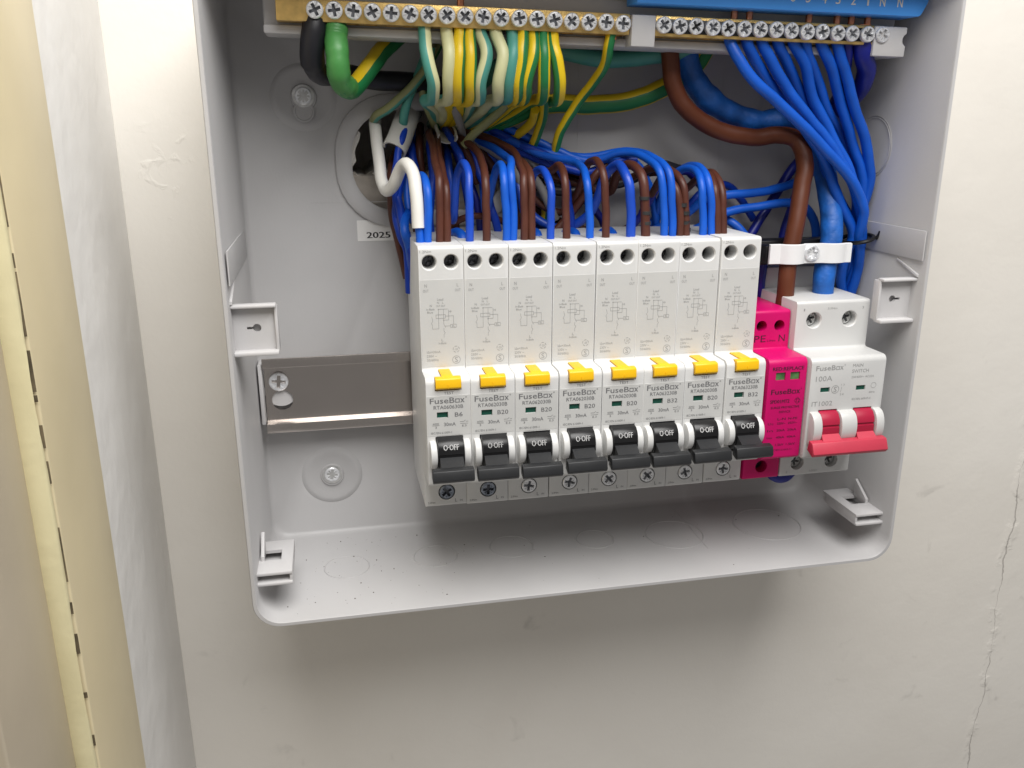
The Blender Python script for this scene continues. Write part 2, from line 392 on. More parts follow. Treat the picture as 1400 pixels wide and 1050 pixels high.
# ================================================================ CONSUMER UNIT CASE
BX0, BX1, BZ0, BZ1, RIM = -71.7, 214.6, -101, 151, 62.8
def rrect(x0, x1, z0, z1, r, n=7):
    out = []
    for cx, cz, a0 in ((x1-r, z1-r, 0), (x0+r, z1-r, 90), (x0+r, z0+r, 180), (x1-r, z0+r, 270)):
        for k in range(n+1): a = math.radians(a0+90*k/n); out.append((cx+r*math.cos(a), cz+r*math.sin(a)))
    return out
def inset(e, r): return rrect(BX0+e, BX1-e, BZ0+e, BZ1-e, r)
UO = ((BX0+BX1)/2, 0, BZ0)
cu = empty('consumer_unit_case', UO)
bm = bmesh.new()
def ringv(pts, d): return [bm.verts.new((p[0], d, p[1])) for p in pts]
seq = [(inset(2.2, 9), -14.8), (inset(0, 11), RIM-.6), (inset(.35, 10.8), RIM), (inset(1.6, 10), RIM), (inset(2.0, 9.6), RIM-.6), (inset(3.4, 8.6), -8.5), (inset(4.1, 8), -10.6), (inset(5.8, 7), -12)]
rings = [ringv(p, d) for p, d in seq]
for a, b in zip(rings, rings[1:]):
    n = len(a)
    for i in range(n): bm.faces.new((a[i], a[(i+1) % n], b[(i+1) % n], b[i]))
HX0, HX1, HZ0, HZ1 = -21.5, 47, 57, 100
hr = rrect(HX0, HX1, HZ0, HZ1, 19, 8)
h1 = ringv(hr, -12); h2 = ringv(hr, -14.7)
for i in range(len(h1)): bm.faces.new((h1[i], h1[(i+1) % len(h1)], h2[(i+1) % len(h2)], h2[i]))
ed = [e for e in bm.edges if (e.verts[0] in set(rings[-1]) and e.verts[1] in set(rings[-1])) or (e.verts[0] in set(h1) and e.verts[1] in set(h1))]
bmesh.ops.triangle_fill(bm, edges=ed, use_beauty=True)
b = MB().from_bm(bm)
ob('shell', b.mesh('shell', 'case', UO, 50), cu)
# raised edge round the cable opening
g = MB(); out = [(rrect(HX0-7, HX1+7, HZ0-7, HZ1+7, 25, 8), -12.2), (rrect(HX0-6.6, HX1+6.6, HZ0-6.6, HZ1+6.6, 24.6, 8), -10.6), (rrect(HX0-5.6, HX1+5.6, HZ0-5.6, HZ1+5.6, 23.6, 8), -10), (rrect(HX0-.8, HX1+.8, HZ0-.8, HZ1+.8, 19.5, 8), -10), (rrect(HX0+.2, HX1-.2, HZ0+.2, HZ1-.2, 18.8, 8), -10.6), (rrect(HX0+.2, HX1-.2, HZ0+.2, HZ1-.2, 18.8, 8), -14)]
vs = [(p[0], d, p[1]) for q, d in out for p in q]; n = len(out[0][0])
g.add(vs, [(i*n+k, i*n+(k+1) % n, (i+1)*n+(k+1) % n, (i+1)*n+k) for i in range(len(out)-1) for k in range(n)])
ob('cable_opening_rim', g.mesh('cable_opening_rim', 'case', UO), cu)
# raised band + ribs on the side walls
for sx in (-1, 1):
    x = BX0+2.4 if sx < 0 else BX1-2.4
    bm_ = MB().prism([(RIM-1.2, 51), (RIM-1.2, 38.5), (-9, 38.5), (-9, 51)], min(x-.3*sx, x+1.0*-sx), max(x-.3*sx, x+1.0*-sx), .35)
    o_ = ob('side_band', bm_.mesh('side_band', 'case', UO), cu)
# cover clips
def clip_upper(sx):
    x0 = BX0+2 if sx < 0 else BX1-2; xs = lambda t: x0-sx*t
    b = MB(); a, c = sorted((xs(0), xs(16.2)))
    w = MB().box(a, c, 53.6, 55, 12.2, 30.2, .3).mesh('cover_clip', 'clip', UO)
    k = xs(8.6); cut = MB().lathe([(1.55, 40), (1.55, 60)], (k, 0, 21.4), n=16)
    cut.v = [Vector((v[0], v[1], v[2])) for v in cut.v]
    w = boolean(w, cut.mesh('c', 'clip', UO))
    k0, k1 = sorted((xs(5), xs(8.6))); cut = MB().box(k0, k1, 40, 60, 20.9, 21.9); w = boolean(w, cut.mesh('c', 'clip', UO))
    o = ob('cover_clip', w, cu)
    f = MB().box(a, c, 54.4, 58.8, 29.5, 30.8, .5); f.box(a, c, 54.4, 59.6, 11.6, 13.2, .5)
    q0, q1 = sorted((xs(15.2), xs(16.4))); f.box(q0, q1, 52, 56.6, 12.6, 29.8, .4)
    ob('flange', f.mesh('flange', 'clip', UO), o)
    r = MB().prism([(44, 36.4), (59, 31.2), (59, 32.4), (44, 37.4)], *sorted((xs(-.4), xs(1))), .2); ob('gusset', r.mesh('gusset', 'clip', UO), o)
    ob('backing', MB().box(a+.6, c-.6, 51.6, 52.4, 15.6, 27.6).mesh('backing', 'clip', UO), o)
clip_upper(-1); clip_upper(1)
def clip_lower(sx):
    x0 = BX0+2 if sx < 0 else BX1-2; xs = lambda t: x0-sx*t
    a, c = sorted((xs(0), xs(14)))
    w = MB().box(a, c, 27.5, 56.5, -81, -79.6, .35).mesh('cover_catch', 'clip', UO)
    k0, k1 = sorted((xs(1.6), xs(9.2))); w = boolean(w, MB().box(k0, k1, 36.6, 45.4, -85, -75).mesh('c', 'clip', UO))
    o = ob('cover_catch', w, cu)
    f = MB().box(a, c, 30, 57.2, -85.2, -83.9, .4); q0, q1 = sorted((xs(12.8), xs(14))); f.box(q0, q1, 30, 56, -84.3, -80.6, .3)
    f.box(a, c, 28, 31, -84.2, -80.6, .3)
    ob('lower_leaf', f.mesh('lower_leaf', 'clip', UO), o)
    k0, k1 = sorted((xs(1.2), xs(2.6))); ob('tab', MB().prism([(36, -80), (46, -80), (46, -77.5), (36, -71)], k0, k1, .25).mesh('tab', 'clip', UO), o)
clip_lower(-1); clip_lower(1)
# mounting bosses with fixing screws
for x, z, r in ((-40, 105, 12), (-38.4, -67, 12.5), (180, 101, 12), (182, -66, 12)):
    bb = MB().lathe([(r+2.2, -12.2), (r+.6, -11.4), (r-1, -11.3), (r-2.6, -11.95), (5.6, -11.95), (5.2, -11.2), (0.01, -11.2)], (x, 0, z), n=44)
    o = ob('mounting_boss', bb.mesh('mounting_boss', 'case', UO, 55), cu); put('fixing_screw', SC_FIX, o, (x, -10.2, z+.6), UO)
    ob('washer', MB().lathe([(4.6, -11.4), (4.6, -10.8), (3.5, -10.7)], (x, 0, z+.6), n=28).mesh('washer', 'steel', UO), o)
# keyhole web below the upper left fixing
kk = MB().lathe([(4.4, -11.4), (4.4, -10.9), (3.6, -10.9), (3.4, -11.3), (.01, -11.3)], (-40.2, 0, 99.2), n=24); ob('keyhole_pad', kk.mesh('keyhole_pad', 'case', UO), cu)
def floor_z(d): return BZ0+2.0+1.4*(62.2-d)/70.7
def on_floor(mb, z0=0):
    mb.v = [Vector((v[0], v[1], v[2]-z0+floor_z(v[1]))) for v in mb.v]; return mb
# knockouts in the floor and the right-hand side
for x, d, r in ((-34, 23, 10), (6.5, 21, 10), (43, 19, 10.3), (84, 20, 9), (123.5, 23, 14), (173, 22, 16.5)):
    ob('knockout', on_floor(MB().ring((x, d, 0), r, .45, .26, 'Z', 48)).mesh('knockout', 'case', UO), cu)
k = MB().ring((BX1-2.9, 17, 84), 13, .5, .3, 'X', 48); ob('knockout', k.mesh('knockout', 'case', UO), cu)
# moulding lines on the back plate and floor
for x in (80.5, 150): ob('mould_line', MB().box(x-.12, x+.12, -12.2, -11.85, -85, 140).mesh('mould_line', 'case', UO), cu)
ob('mould_line', MB().box(-40, 190, -12.2, -11.9, 61.1, 61.35).mesh('mould_line', 'case', UO), cu)
ob('mould_line', on_floor(MB().box(133.6, 134.0, -6, 40, -.2, .12)).mesh('mould_line', 'case', UO), cu)
# date sticker
st = MB().box(-20.5, 8, -12.1, -11.85, 44.0, 53.2); sto = ob('date_sticker', st.mesh('date_sticker', 'sticker', UO), cu)
t = MB(); text(t, '20251', -10.2, 46.6, -11.80, 12.4, 2.7, bold=.14); ob('printing', t.mesh('printing', 'ink', UO), sto)
tag(cu, 'open light grey plastic fuse board case fixed to the wall, cover removed', 'fuse board')
# dust specks on the floor of the case
d_ = MB()
for _ in range(110):
    x = random.uniform(-64, 205) if random.random() < .35 else random.gauss(-20, 28); x = max(-64, min(205, x)); dd = random.uniform(-6, 58); s_ = random.choice((.09, .11, .13, .17, .26))
    d_.box(x-s_, x+s_*random.uniform(.3, 1.2), dd-s_, dd+s_*random.uniform(.3, 1.2), floor_z(dd)-.05, floor_z(dd)+s_*.9)
du = ob('dust', d_.mesh('dust', 'dust')); du['kind'] = 'stuff'; du['label'] = 'dark dust specks scattered on the floor of the case'
# ================================================================ DIN RAIL
RO = (70, -4, -40)
prof = [(0, -5), (0, -9.5), (-6.5, -9.5), (-6.5, -35.5), (0, -35.5), (0, -40), (-1, -40), (-1, -36.5), (-7.5, -36.5), (-7.5, -8.5), (-1, -8.5), (-1, -5)]
rl = MB().prism(rpoly([(a, b_, .45) for a, b_ in prof], 2), -65.5, 204).mesh('rail_channel', 'rail', RO)
rl = boolean(rl, MB().lathe([(4.7, -20), (4.7, 10)], (-58.2, 0, -26.3), n=28).mesh('c', 'rail', RO))
rail = empty('din_rail', RO); ob('channel', rl, rail)
put('rail_screw', SC_RAIL, rail, (-59.3, -5.2, -17.4), RO, .1)
tag(rail, 'silver metal mounting rail running behind the breakers', 'rail')
ob('rail_post', MB().lathe([(7.5, -12), (7.5, -7.6)], (-58.6, 0, -22), n=28).mesh('rail_post', 'clip', UO), cu)
ob('rail_end_stop', MB().box(-67.6, -65.9, -11.8, -1, -36, -8, .4).mesh('rail_end_stop', 'clip', UO), cu)
# ================================================================ RCBOs
BW = 17.62; LO = (8.8, 20, -60.5)
def body_profile(top, sh, nose, bot=-60.5, low=49, nb=-45):
    return rpoly([(3, top, .5), (sh, top, 1.5), (sh, 0, .9), (nose, 0, 2.6), (nose, nb, 1.6), (low, nb, .6), (low, bot, 1.0), (3, bot, .5)], 5)
bd = MB().prism(body_profile(49.2, 51.7, 64), 0, BW, .32).mesh('rcbo_body', 'white', LO)
c = MB()
for x in (4.2, 12.7): c.lathe([(2.75, 30), (2.75, 51.2), (3.2, 51.75), (3.2, 54)], (x, 0, 43), n=28)
c.lathe([(3.55, 38), (3.55, 52)], (9.1, 0, -54.2), n=28)
bd = boolean(bd, c.mesh('c', 'white', LO))
c = MB().box(3.3, 14.3, 54, 70, -40, -23.9); c.box(4.1, 8.5, 62.9, 70, -16.2, -13.7); c.box(3.6, 14, 61.4, 70, -5.1, 3); bd = boolean(bd, c.mesh('c', 'white', LO))
c = MB().box(6.3, 11.1, 52.2, 62.5, -.7, 3); bd = boolean(bd, c.mesh('c', 'white', LO))
RC_BODY = bd
up_ = MB().box(.35, BW-.35, 51.5, 51.78, 1.4, 36.3, .05, seg=1).mesh('upper_label', 'plate', LO)
lw = MB().box(.35, BW-.35, 63.8, 64.09, -23.5, -7.1, .05, seg=1).mesh('lower_label', 'plate', LO)
lw = boolean(lw, MB().box(4.1, 8.5, 60, 70, -16.2, -13.7).mesh('c', 'plate', LO))
UPM, LWM = up_, lw
# upper printing: terminal marks + wiring diagram
t = MB(); D = 51.83; t2 = MB()
text(t, 'N', 2.6, 34.0, D, .95, 1.25); text(t, 'OUT', 2.6, 32.0, D, 2.2, 1.05); text(t, 'L', 15.1, 34.0, D, .7, 1.25); text(t, 'OUT', 15.1, 32.0, D, 2.2, 1.05)
text(t, 'Load', 8.1, 28.5, D, 2.4, .95); text(t, 'N   L', 8.1, 27.2, D, 2.5, .8); text(t, 'OUT OUT', 8.2, 25.9, D, 3.6, .7)
text(t, 'N', 4.4, 26.1, D, .8, .9); text(t, 'In-Blade', 4.2, 24.7, D, 3.2, .8); text(t, 'Blue', 4.0, 23.5, D, 2.2, .8)
for q in ((7.3, 24.6, 7.3, 16.8), (9.3, 24.6, 9.3, 18.6), (7.3, 24.6, 11, 24.6), (6.3, 22.4, 10, 22.4), (6.3, 21, 10, 21), (6.3, 22.4, 6.3, 21), (10, 22.4, 10, 21), (10, 21.8, 13.2, 21.8), (13.2, 21.8, 13.2, 18.4), (11.3, 24.3, 11.3, 20.2), (11.3, 20.2, 9.3, 20.2), (12, 18.4, 14.2, 18.4), (12, 17.1, 14.2, 17.1), (12, 18.4, 12, 17.1), (14.2, 18.4, 14.2, 17.1), (12, 17.8, 9.7, 17.8), (9.3, 18.6, 10, 17.2), (9.3, 17, 9.3, 15.8), (9.3, 15.8, 9.8, 15.2), (9.8, 15.2, 9.3, 14.4), (9.3, 14.4, 9.3, 13.2), (4.8, 16.8, 7.3, 16.8), (4.8, 16.8, 4.8, 18.4), (4.8, 18.4, 4.4, 19), (4.4, 19, 5, 20), (5, 20, 4.6, 21.8)): line(t, *q, D, .13)
for x, z in ((7.3, 24.6), (9.3, 20.2)): t.box(x-.2, x+.2, D-.02, D+.01, z-.2, z+.2)
text(t, 'EL', 13.1, 17.75, D, 1.1, .7); text(t, '+B', 11.9, 23.6, D, 1.1, .7)
text(t, 'L', 8.6, 12.2, D, .7, 1.0); text(t, 'In-Blade', 8.6, 10.9, D, 3.0, .8)
text(t, 'I∆n=30mA', 5.0, 7.5, D, 5.4, 1.0); text(t, '230V ~', 4.2, 5.8, D, 3.9, 1.0); text(t, '50/60Hz', 4.6, 4.2, D, 4.6, 1.0)
circ(t, 14, 8.2, D, 1.25, .2, 15, True); text(t, '-25', 14, 8.2, D, 1.3, .8); circ(t, 14, 3.9, D, 1.55, .2, 20); text(t, 'S', 14, 3.9, D, 1.3, 2.0)
PR_UP = t.mesh('upper_print', 'print_soft', LO)
t = MB(); text(t, '1.2Nm', 2.9, 47.2, 51.76, 4.4, 1.05); PR_TOP = t.mesh('torque_print', 'print_soft', LO)
t = MB(); text(t, '2.0Nm', 2.6, -58.6, 49.06, 3.0, .85); text(t, 'L', 13.0, -58.2, 49.06, .9, 1.5); text(t, 'IN', 15.2, -58.4, 49.06, 1.1, .8); PR_LOW = t.mesh('terminal_print', 'print_grey', LO)
t = MB(); text(t, 'TEST', 9, -6.0, 64.06, 3.9, 1.05); PR_TEST = t.mesh('test_print', 'print_grey', LO)
def front_print(code, amp):
    t = MB(); d = 64.15
    logo(t, 1.5, 15.9, -9.0, d); text(t, code, 8.7, -11.7, d, 11.6, 1.5, bold=.02); text(t, amp, 12.7, -15.0, d, 3.1 if len(amp) == 2 else 4.3, 1.75, bold=.02)
    text(t, '30mA', 9.1, -18.8, d, 4.6, 1.45, bold=.015); text(t, '6000', 3.6, -18.4, d, 2.4, .75); line(t, 2.2, -19.1, 5, -19.1, d, .15); text(t, '3', 3.6, -19.9, d, .6, .9)
    text(t, 'IEC/EN 61009-1', 5.7, -22.2, d, 8.2, .85)
    line(t, 13.1, -18.1, 14.6, -18.1, d, .14); line(t, 14.6, -18.1, 15.3, -17.5, d, .14); line(t, 15.5, -18.1, 16.4, -18.1, d, .14); text(t, 'E.3', 14.8, -19.8, d, 1.7, .8); line(t, 13.2, -18.9, 16.3, -18.9, d, .12)
    return t.mesh('front_print', 'print_grey', LO)
# test button: stem on the step, block over the nose
TB = MB().prism(rpoly([(52.3, -.55, 0), (52.3, .55, .2), (60, .55, .4), (63.6, .5, 1.2), (63.6, -.55, 0)], 3), 6.5, 10.9, .2)
TB.prism(rpoly([(61.6, -4.5, 0), (61.6, .35, .6), (65.1, .1, .9), (65.5, -3.8, .8), (64.4, -4.5, .3)], 3), 3.8, 13.8, .25); TB.box(8.55, 8.8, 64.8, 65.6, -3.9, -2.0, .05)
TB = TB.mesh('test_button', 'yellow', LO)
def cheek(x0, x1, zc=-30.9, h=5.6, dn=63.5, out=5.9):
    pts = [(dn-1.5, zc-h)]
    for k in range(17): a = -math.pi/2+math.pi*k/16; pts.append((dn+out*max(0, math.cos(a))**.75, zc+h*math.sin(a)))
    pts.append((dn-1.5, zc+h)); return MB().prism(pts, x0, x1, .3)
CH = [cheek(.9, 3.45).mesh('toggle_guard', 'white', LO), cheek(14.1, 16.7).mesh('toggle_guard', 'white', LO)]
DRP = [(58, -24.1), (64, -23.9), (67, -24.4), (68.9, -25.9), (69.6, -27.6), (69.8, -29.3), (69.9, -29.6), (69.6, -29.9), (69.7, -32), (69.2, -34.5), (68, -37), (64, -39), (58, -39)]
TG = MB().prism(DRP, 3.65, 13.95, .25).mesh('toggle', 'black', LO)
GR = MB()
GR.add([(4.2, 69, -30.6), (13.4, 69, -30.6), (13.0, 76, -33.6), (4.0, 76, -33.6), (4.2, 66, -36), (13.4, 66, -36), (13.0, 75, -37), (4.0, 75, -37)], [(0, 1, 2, 3), (4, 7, 6, 5), (0, 3, 7, 4), (1, 5, 6, 2), (3, 2, 6, 7), (0, 4, 5, 1)])
GR.prism(rpoly([(74.4, -33.0, .3), (77.6, -33.4, .4), (78.6, -37.0, .3), (77.4, -38.3, .3), (73.6, -37.2, .3)], 2), .35, 16.5, .3)
GR = GR.mesh('toggle_grip', 'grip_black', LO)
t = MB(); text(t, 'O·OFF', 8.7, -26.75, 0, 6.0, 2.05, bold=.025)
vs = []
for v in t.v:                                                # wrap the lettering on the curved toggle face
    f = (v[2]+25.9)/(-27.6+25.9); dd = 68.9+(69.6-68.9)*f; vs.append(Vector((v[0], dd+.2, v[2])))
t.v = vs; PR_OFF = t.mesh('off_print', 'print_white', LO)
GN = MB().box(4.15, 8.45, 62.6, 63.1, -16.15, -13.75).mesh('indicator_window', 'window_green', LO)
ords = ['first', 'second', 'third', 'fourth', 'fifth', 'sixth', 'seventh', 'eighth']
amps = ['B6', 'B20', 'B20', 'B20', 'B20', 'B32', 'B20', 'B32']; codes = {'B6': 'RTA060630B', 'B20': 'RTA062030B', 'B32': 'RTA063230B'}
FP = {a: front_print(codes[a], a) for a in codes}
blabel = ['white breaker marked B6, leftmost of the eight with black toggles', 'white B20 breaker with black toggle, second from the left, right of the B6 one',
 'white B20 breaker with black toggle, third from the left in the row', 'white B20 breaker with black toggle, fourth from the left in the row',
 'white B20 breaker with black toggle, left neighbour of the first B32 one', 'white B32 breaker with black toggle between two B20 breakers',
 'white B20 breaker with black toggle between two B32 breakers', 'white B32 breaker with black toggle right beside the pink module']
for i in range(8):
    x0 = i*17.8
    rt = empty('circuit_breaker', (x0+LO[0], LO[1], LO[2])); tag(rt, blabel[i], 'breaker', 'breakers in a row on the rail')
    rt.location += W((random.uniform(-.05, .05), random.uniform(-.35, .35), random.uniform(-.25, .25))); rt.rotation_euler = (random.uniform(-.003, .003), random.uniform(-.002, .002), random.uniform(-.004, .004))
    bo = ob('body', RC_BODY, rt)
    ob('printing', PR_TOP, bo); ob('printing', PR_LOW, bo); ob('printing', PR_TEST, bo)
    ul = ob('label_plate', UPM, rt); ob('printing', PR_UP, ul)
    ll = ob('label_plate', LWM, rt); ob('printing', FP[amps[i]], ll)
    ob('test_button', TB, rt); ob('indicator_window', GN, rt)
    for c_ in CH: ob('toggle_guard', c_, rt)
    tg = ob('toggle', TG, rt); tg.location = W((random.uniform(-.12, .12), 0, random.uniform(-.3, .2))); ob('printing', PR_OFF, tg); ob('grip', GR, tg)
    for x in (4.2, 12.7): put('terminal_screw', SC_TOP, rt, (x, 44.5-(x > 9)*2, 43), LO)
    put('terminal_screw', SC_LOWD if i < 2 else SC_LOW, rt, (9.1, 49.4, -54.2), LO)
# ================================================================ SURGE PROTECTOR
PO = (8.85, 20, -60.5); PX = 143.6
pb = MB().prism(body_profile(17.0, 47.2, 64.5), 0, 17.6, .4).mesh('surge_body', 'pink', PO)
c = MB()
for x in (4.3, 12.6): c.lathe([(2.45, 30), (2.45, 60)], (x, 0, 10.2), n=26)
c.lathe([(2.9, 30), (2.9, 60)], (8.8, 0, -54.6), n=26)
for x in (5.6, 12.2): c.box(x-2.2, x+2.2, 63.6, 70, -9.3, -5.9)
pb = boolean(pb, c.mesh('c', 'pink', PO))
sp = empty('surge_protector', (PX+PO[0], PO[1], PO[2])); tag(sp, 'bright pink surge protection module between breakers and main switch', 'surge protector')
bo = ob('body', pb, sp)
for x in (5.6, 12.2): ob('indicator_window', MB().box(x-2.15, x+2.15, 63.2, 63.8, -9.25, -5.95).mesh('indicator_window', 'window_lime', PO), sp)
for x, z, d in ((4.3, 10.2, 41), (12.6, 10.2, 41), (8.8, -54.6, 44.5)): put('terminal_screw', SC_TOP, sp, (x, d, z), PO)
t = MB(); d = 64.56
text(t, 'PE', 3.9, 4.6, 47.26, 5.4, 3.0); text(t, 'N', 14.2, 4.6, 47.26, 2.9, 3.0); text(t, '2.0Nm', 9.2, 3.6, 47.26, 4, .9)
text(t, 'RED:REPLACE', 8.9, -4.2, d, 14.2, 1.55, bold=.06); logo(t, 1.9, 15.9, -14.3, d, .08)
text(t, 'SPD01MT2', 6.2, -18.6, d, 8.8, 1.5, bold=.06); text(t, 'T2', 14.3, -18.6, d, 2.1, 1.7, bold=.03); circ(t, 14.3, -18.6, d, 1.5, .12, 4)
text(t, 'SURGE PROTECTIVE', 8.9, -21.3, d, 13.2, 1.0, bold=.03); text(t, 'DEVICE', 8.9, -23.3, d, 5.2, .95, bold=.02)
for z, a, m_, r in ((-26.5, '', 'L-N', 'N-PE'), (-28.5, 'Uc', '320V~', '255V~'), (-31.6, 'In', '20kA', '20kA'), (-34.8, 'Imax', '40kA', '40kA'), (-38.2, 'Up', '1.5kV', '1.5kV')):
    if a: text(t, a, 2.9, z, d, 2.6, 1.0)
    text(t, m_, 7.8, z, d, 3.8, 1.0, bold=.02); text(t, r, 13, z, d, 4.2, 1.0, bold=.02)
text(t, 'IEC/EN 61643-11', 8.9, -40.6, d, 9.5, .9)
ob('printing', t.mesh('printing', 'print_pink', PO), bo)
# ================================================================ MAIN SWITCH
MX = 161.6; MO = (17.6, 20, -60.5); MW = 35.0
mb_ = MB().prism(body_profile(21, 51, 67), 0, MW, .5).mesh('main_body', 'switch_white', MO)
c = MB()
for x in (8.6, 25.6): c.lathe([(3.3, 34), (3.3, 50.4), (3.8, 51.05), (3.8, 60)], (x, 0, 12.6), n=28); c.lathe([(3.3, 38), (3.3, 60)], (x, 0, -54.4), n=28)
mb_ = boolean(mb_, c.mesh('c', 'white', MO))
c = MB()
for x in (7.3, 24.0): c.box(x-2.2, x+2.2, 66, 75, -15.1, -12.9)
for x0, x1 in ((5.1, 13.9), (21.5, 30.3)): c.box(x0, x1, 57, 75, -41, -22.8)
mb_ = boolean(mb_, c.mesh('c', 'white', MO))
ms = empty('main_switch', (MX+MO[0], MO[1], MO[2])); tag(ms, 'wide white main switch with red double toggle at the right end', 'main switch')
bo = ob('body', mb_, ms)
for x in (7.3, 24.0): ob('indicator_window', MB().box(x-2.15, x+2.15, 65.6, 66.2, -15.05, -12.95).mesh('indicator_window', 'window_green', MO), ms)
for x in (8.6, 25.6): put('terminal_screw', SC_MAIN, ms, (x, 47.6, 12.6), MO); put('terminal_screw', SC_MAIN, ms, (x, 46.6, -54.4), MO)
for x0, x1 in ((1.0, 5.0), (14.1, 21.3), (30.5, 34.2)): ob('toggle_guard', cheek(x0, x1, -30.6, 7.2, 66.5, 5.6).mesh('toggle_guard', 'switch_white', MO), ms)
tgm = MB()
for x0, x1 in ((5.35, 13.7), (21.75, 30.1)):
    tgm.prism([(a+1.9, z) for a, z in [(58, -23.4), (65, -23.3), (67, -24.2), (68.6, -26.5), (68.9, -28.6), (68.3, -28.8), (68.4, -29.6), (69.0, -29.8), (69, -32), (68.6, -35), (64, -39), (58, -39)]], x0, x1, .25)
tg = ob('toggle', tgm.mesh('toggle', 'red', MO), ms)
gr = MB()
for x0, x1 in ((5.5, 13.5), (21.9, 29.9)):
    gr.add([(x0, 70.6, -32.4), (x1, 70.6, -32.4), (x1+.6, 74.6, -36), (x0-.6, 74.6, -36), (x0, 66, -38), (x1, 66, -38), (x1+.6, 73, -39), (x0-.6, 73, -39)], [(0, 1, 2, 3), (4, 7, 6, 5), (0, 3, 7, 4), (1, 5, 6, 2), (3, 2, 6, 7), (0, 4, 5, 1)])
gr.prism(rpoly([(71.4, -34.6, .3), (74.4, -35.0, .5), (76.4, -39.4, .4), (75, -41, .4), (70.5, -39, .3)], 2), -.6, 34.4, .5)
ob('grip', gr.mesh('grip', 'grip_red', MO), tg)
t = MB(); d = 67.06
def pp_(): 
    global t
    ob('printing', t.mesh('printing', 'print_soft', MO), bo); t = MB()
logo(t, 2.2, 15.6, -4.3, d, .02); pp_(); text(t, '100A', 6.3, -8.9, d, 7.6, 2.3); pp_(); text(t, 'IT1002', 6.5, -20.0, d, 9.6, 2.1); pp_()
text(t, 'MAIN', 21.6, -3.9, d, 4.8, 1.4); text(t, 'SWITCH', 23.0, -6.4, d, 7.8, 1.5); text(t, '230/400V~ AC22A', 24.4, -9.0, d, 10.6, .95); pp_()
circ(t, 12.0, -14, d, 1.7, .2, 18); text(t, 'S', 12, -14, d, 1.4, 2.3); text(t, '1 3', 15.4, -12.1, d, 1.6, .8); text(t, '2 4', 15.3, -16.3, d, 1.8, .9); line(t, 15, -13, 14.6, -15.4, d, .15)
pp_(); circ(t, 30, -13.2, d, 1.2, .14, 14); text(t, '50Hz', 29.6, -16.2, d, 2.8, .8); text(t, 'IEC/EN 60947-3', 24.8, -18.9, d, 8.8, .9)
pp_(); text(t, '3.5Nm', 16.9, 17.6, 51.06, 4.5, .9); text(t, '1', 3.6, 17.4, 51.06, .6, 1.1); text(t, '3', 31.6, 17.4, 51.06, .8, 1.1); text(t, '2', 3.6, -58.4, 49.06, .8, 1.1); text(t, '3.5Nm', 17, -58.6, 49.06, 4, .8)
ob('printing', t.mesh('printing', 'print_soft', MO), bo)
# ================================================================ TERMINAL BARS on a carrier, very slightly askew
TO = (77, 30, 131.2); TH = .0203
def tz(x): return 131.2-(x-77)*TH            # height of the screw line at x
ca = empty('terminal_carrier', TO); ca.rotation_euler = (0, TH, 0)
tag(ca, 'grey plastic terminal carrier across the top with blue numbered label', 'carrier')
b = MB().box(-51.5, 206, 18, 31.5, 123.2, 145, 1.2); b.box(-51.5, 206, 31, 34.5, 123.2, 126.4, .8)
b.box(-52, 206, 22, 33.5, 140.5, 145.4, 1)
ob('carrier_body', b.mesh('carrier_body', 'clip', TO), ca)
def end_block(x0, x1, notch):
    m = MB().box(x0, x1, 30, 41.2, 122.6+.4, 134.6, .6).mesh('end_block', 'clip', TO)
    if notch: m = boolean(m, MB().lathe([(2.6, 20), (2.6, 60)], (x1+.7, 0, 129.6), n=20).mesh('c', 'clip', TO))
    return ob('end_block', m, ca)
end_block(86.2, 96, False); end_block(190.5, 205.4, True)
lb = MB().poly(rpoly([(86, 138.0, .3), (206.4, 138.0, 2), (209.3, 143.5, .5), (209.3, 147.2, .5), (86, 147.2, .5)], 3), 34, 46.6, .4)
lo = ob('numbered_label', lb.mesh('numbered_label', 'label_blue', TO), ca)
t = MB()
for ch, u in zip('654321NN', (1083, 1104, 1126, 1145, 1166, 1186, 1206, 1230)):
    q = P(u, 6, 46.7); text(t, ch, q[0], 142.9, 46.7, .62 if ch == '1' else (2.3 if ch == 'N' else 2.0), 3.6, bold=.06)
ob('printing', t.mesh('printing', 'print_white', TO), lo)
def bar(name, label, x0, x1, xs, dark):
    o_ = ((x0+x1)/2, 36, 131.2); r = empty(name, (o_[0], o_[1], tz(o_[0]))); r.rotation_euler = (0, TH, 0); tag(r, label, 'terminal bar')
    m = MB().box(x0, x1, 32.5, 40, 127.2, 134.8, .35).mesh('bar', 'brass', o_)
    c = MB()
    for x in xs: c.lathe([(2.2, 100), (2.2, 130)], (x, 36.4, 0), 'Z', n=14)
    m = boolean(m, c.mesh('c', 'brass', o_)); ob('bar', m, r)
    if dark: ob('shroud', MB().box(x0+3, x1-3, 39.7, 40.4, 128.4, 133.6, .2).mesh('shroud', 'black', o_), r)
    for x in xs: put('bar_screw', SC_BAR, r, (x, 42.6+random.uniform(-.5, .4), 131.1+random.uniform(-.15, .15)), o_)
    return r
EX = [-32.9+i*(82.4+32.9)/17 for i in range(18)]; NX = [99+i*(193.7-99)/14 for i in range(15)]
bar('earth_bar', 'long brass earth terminal bar with row of screws, green-yellow wires below', -46.5, 85.8, EX, False)
bar('neutral_bar', 'brass neutral terminal bar under the blue label, blue wires below', 96.2, 196, NX, True)
es = empty('bar_fixing_screw', (-41.5, 34, 126.5)); bpy.data.objects.remove(es)
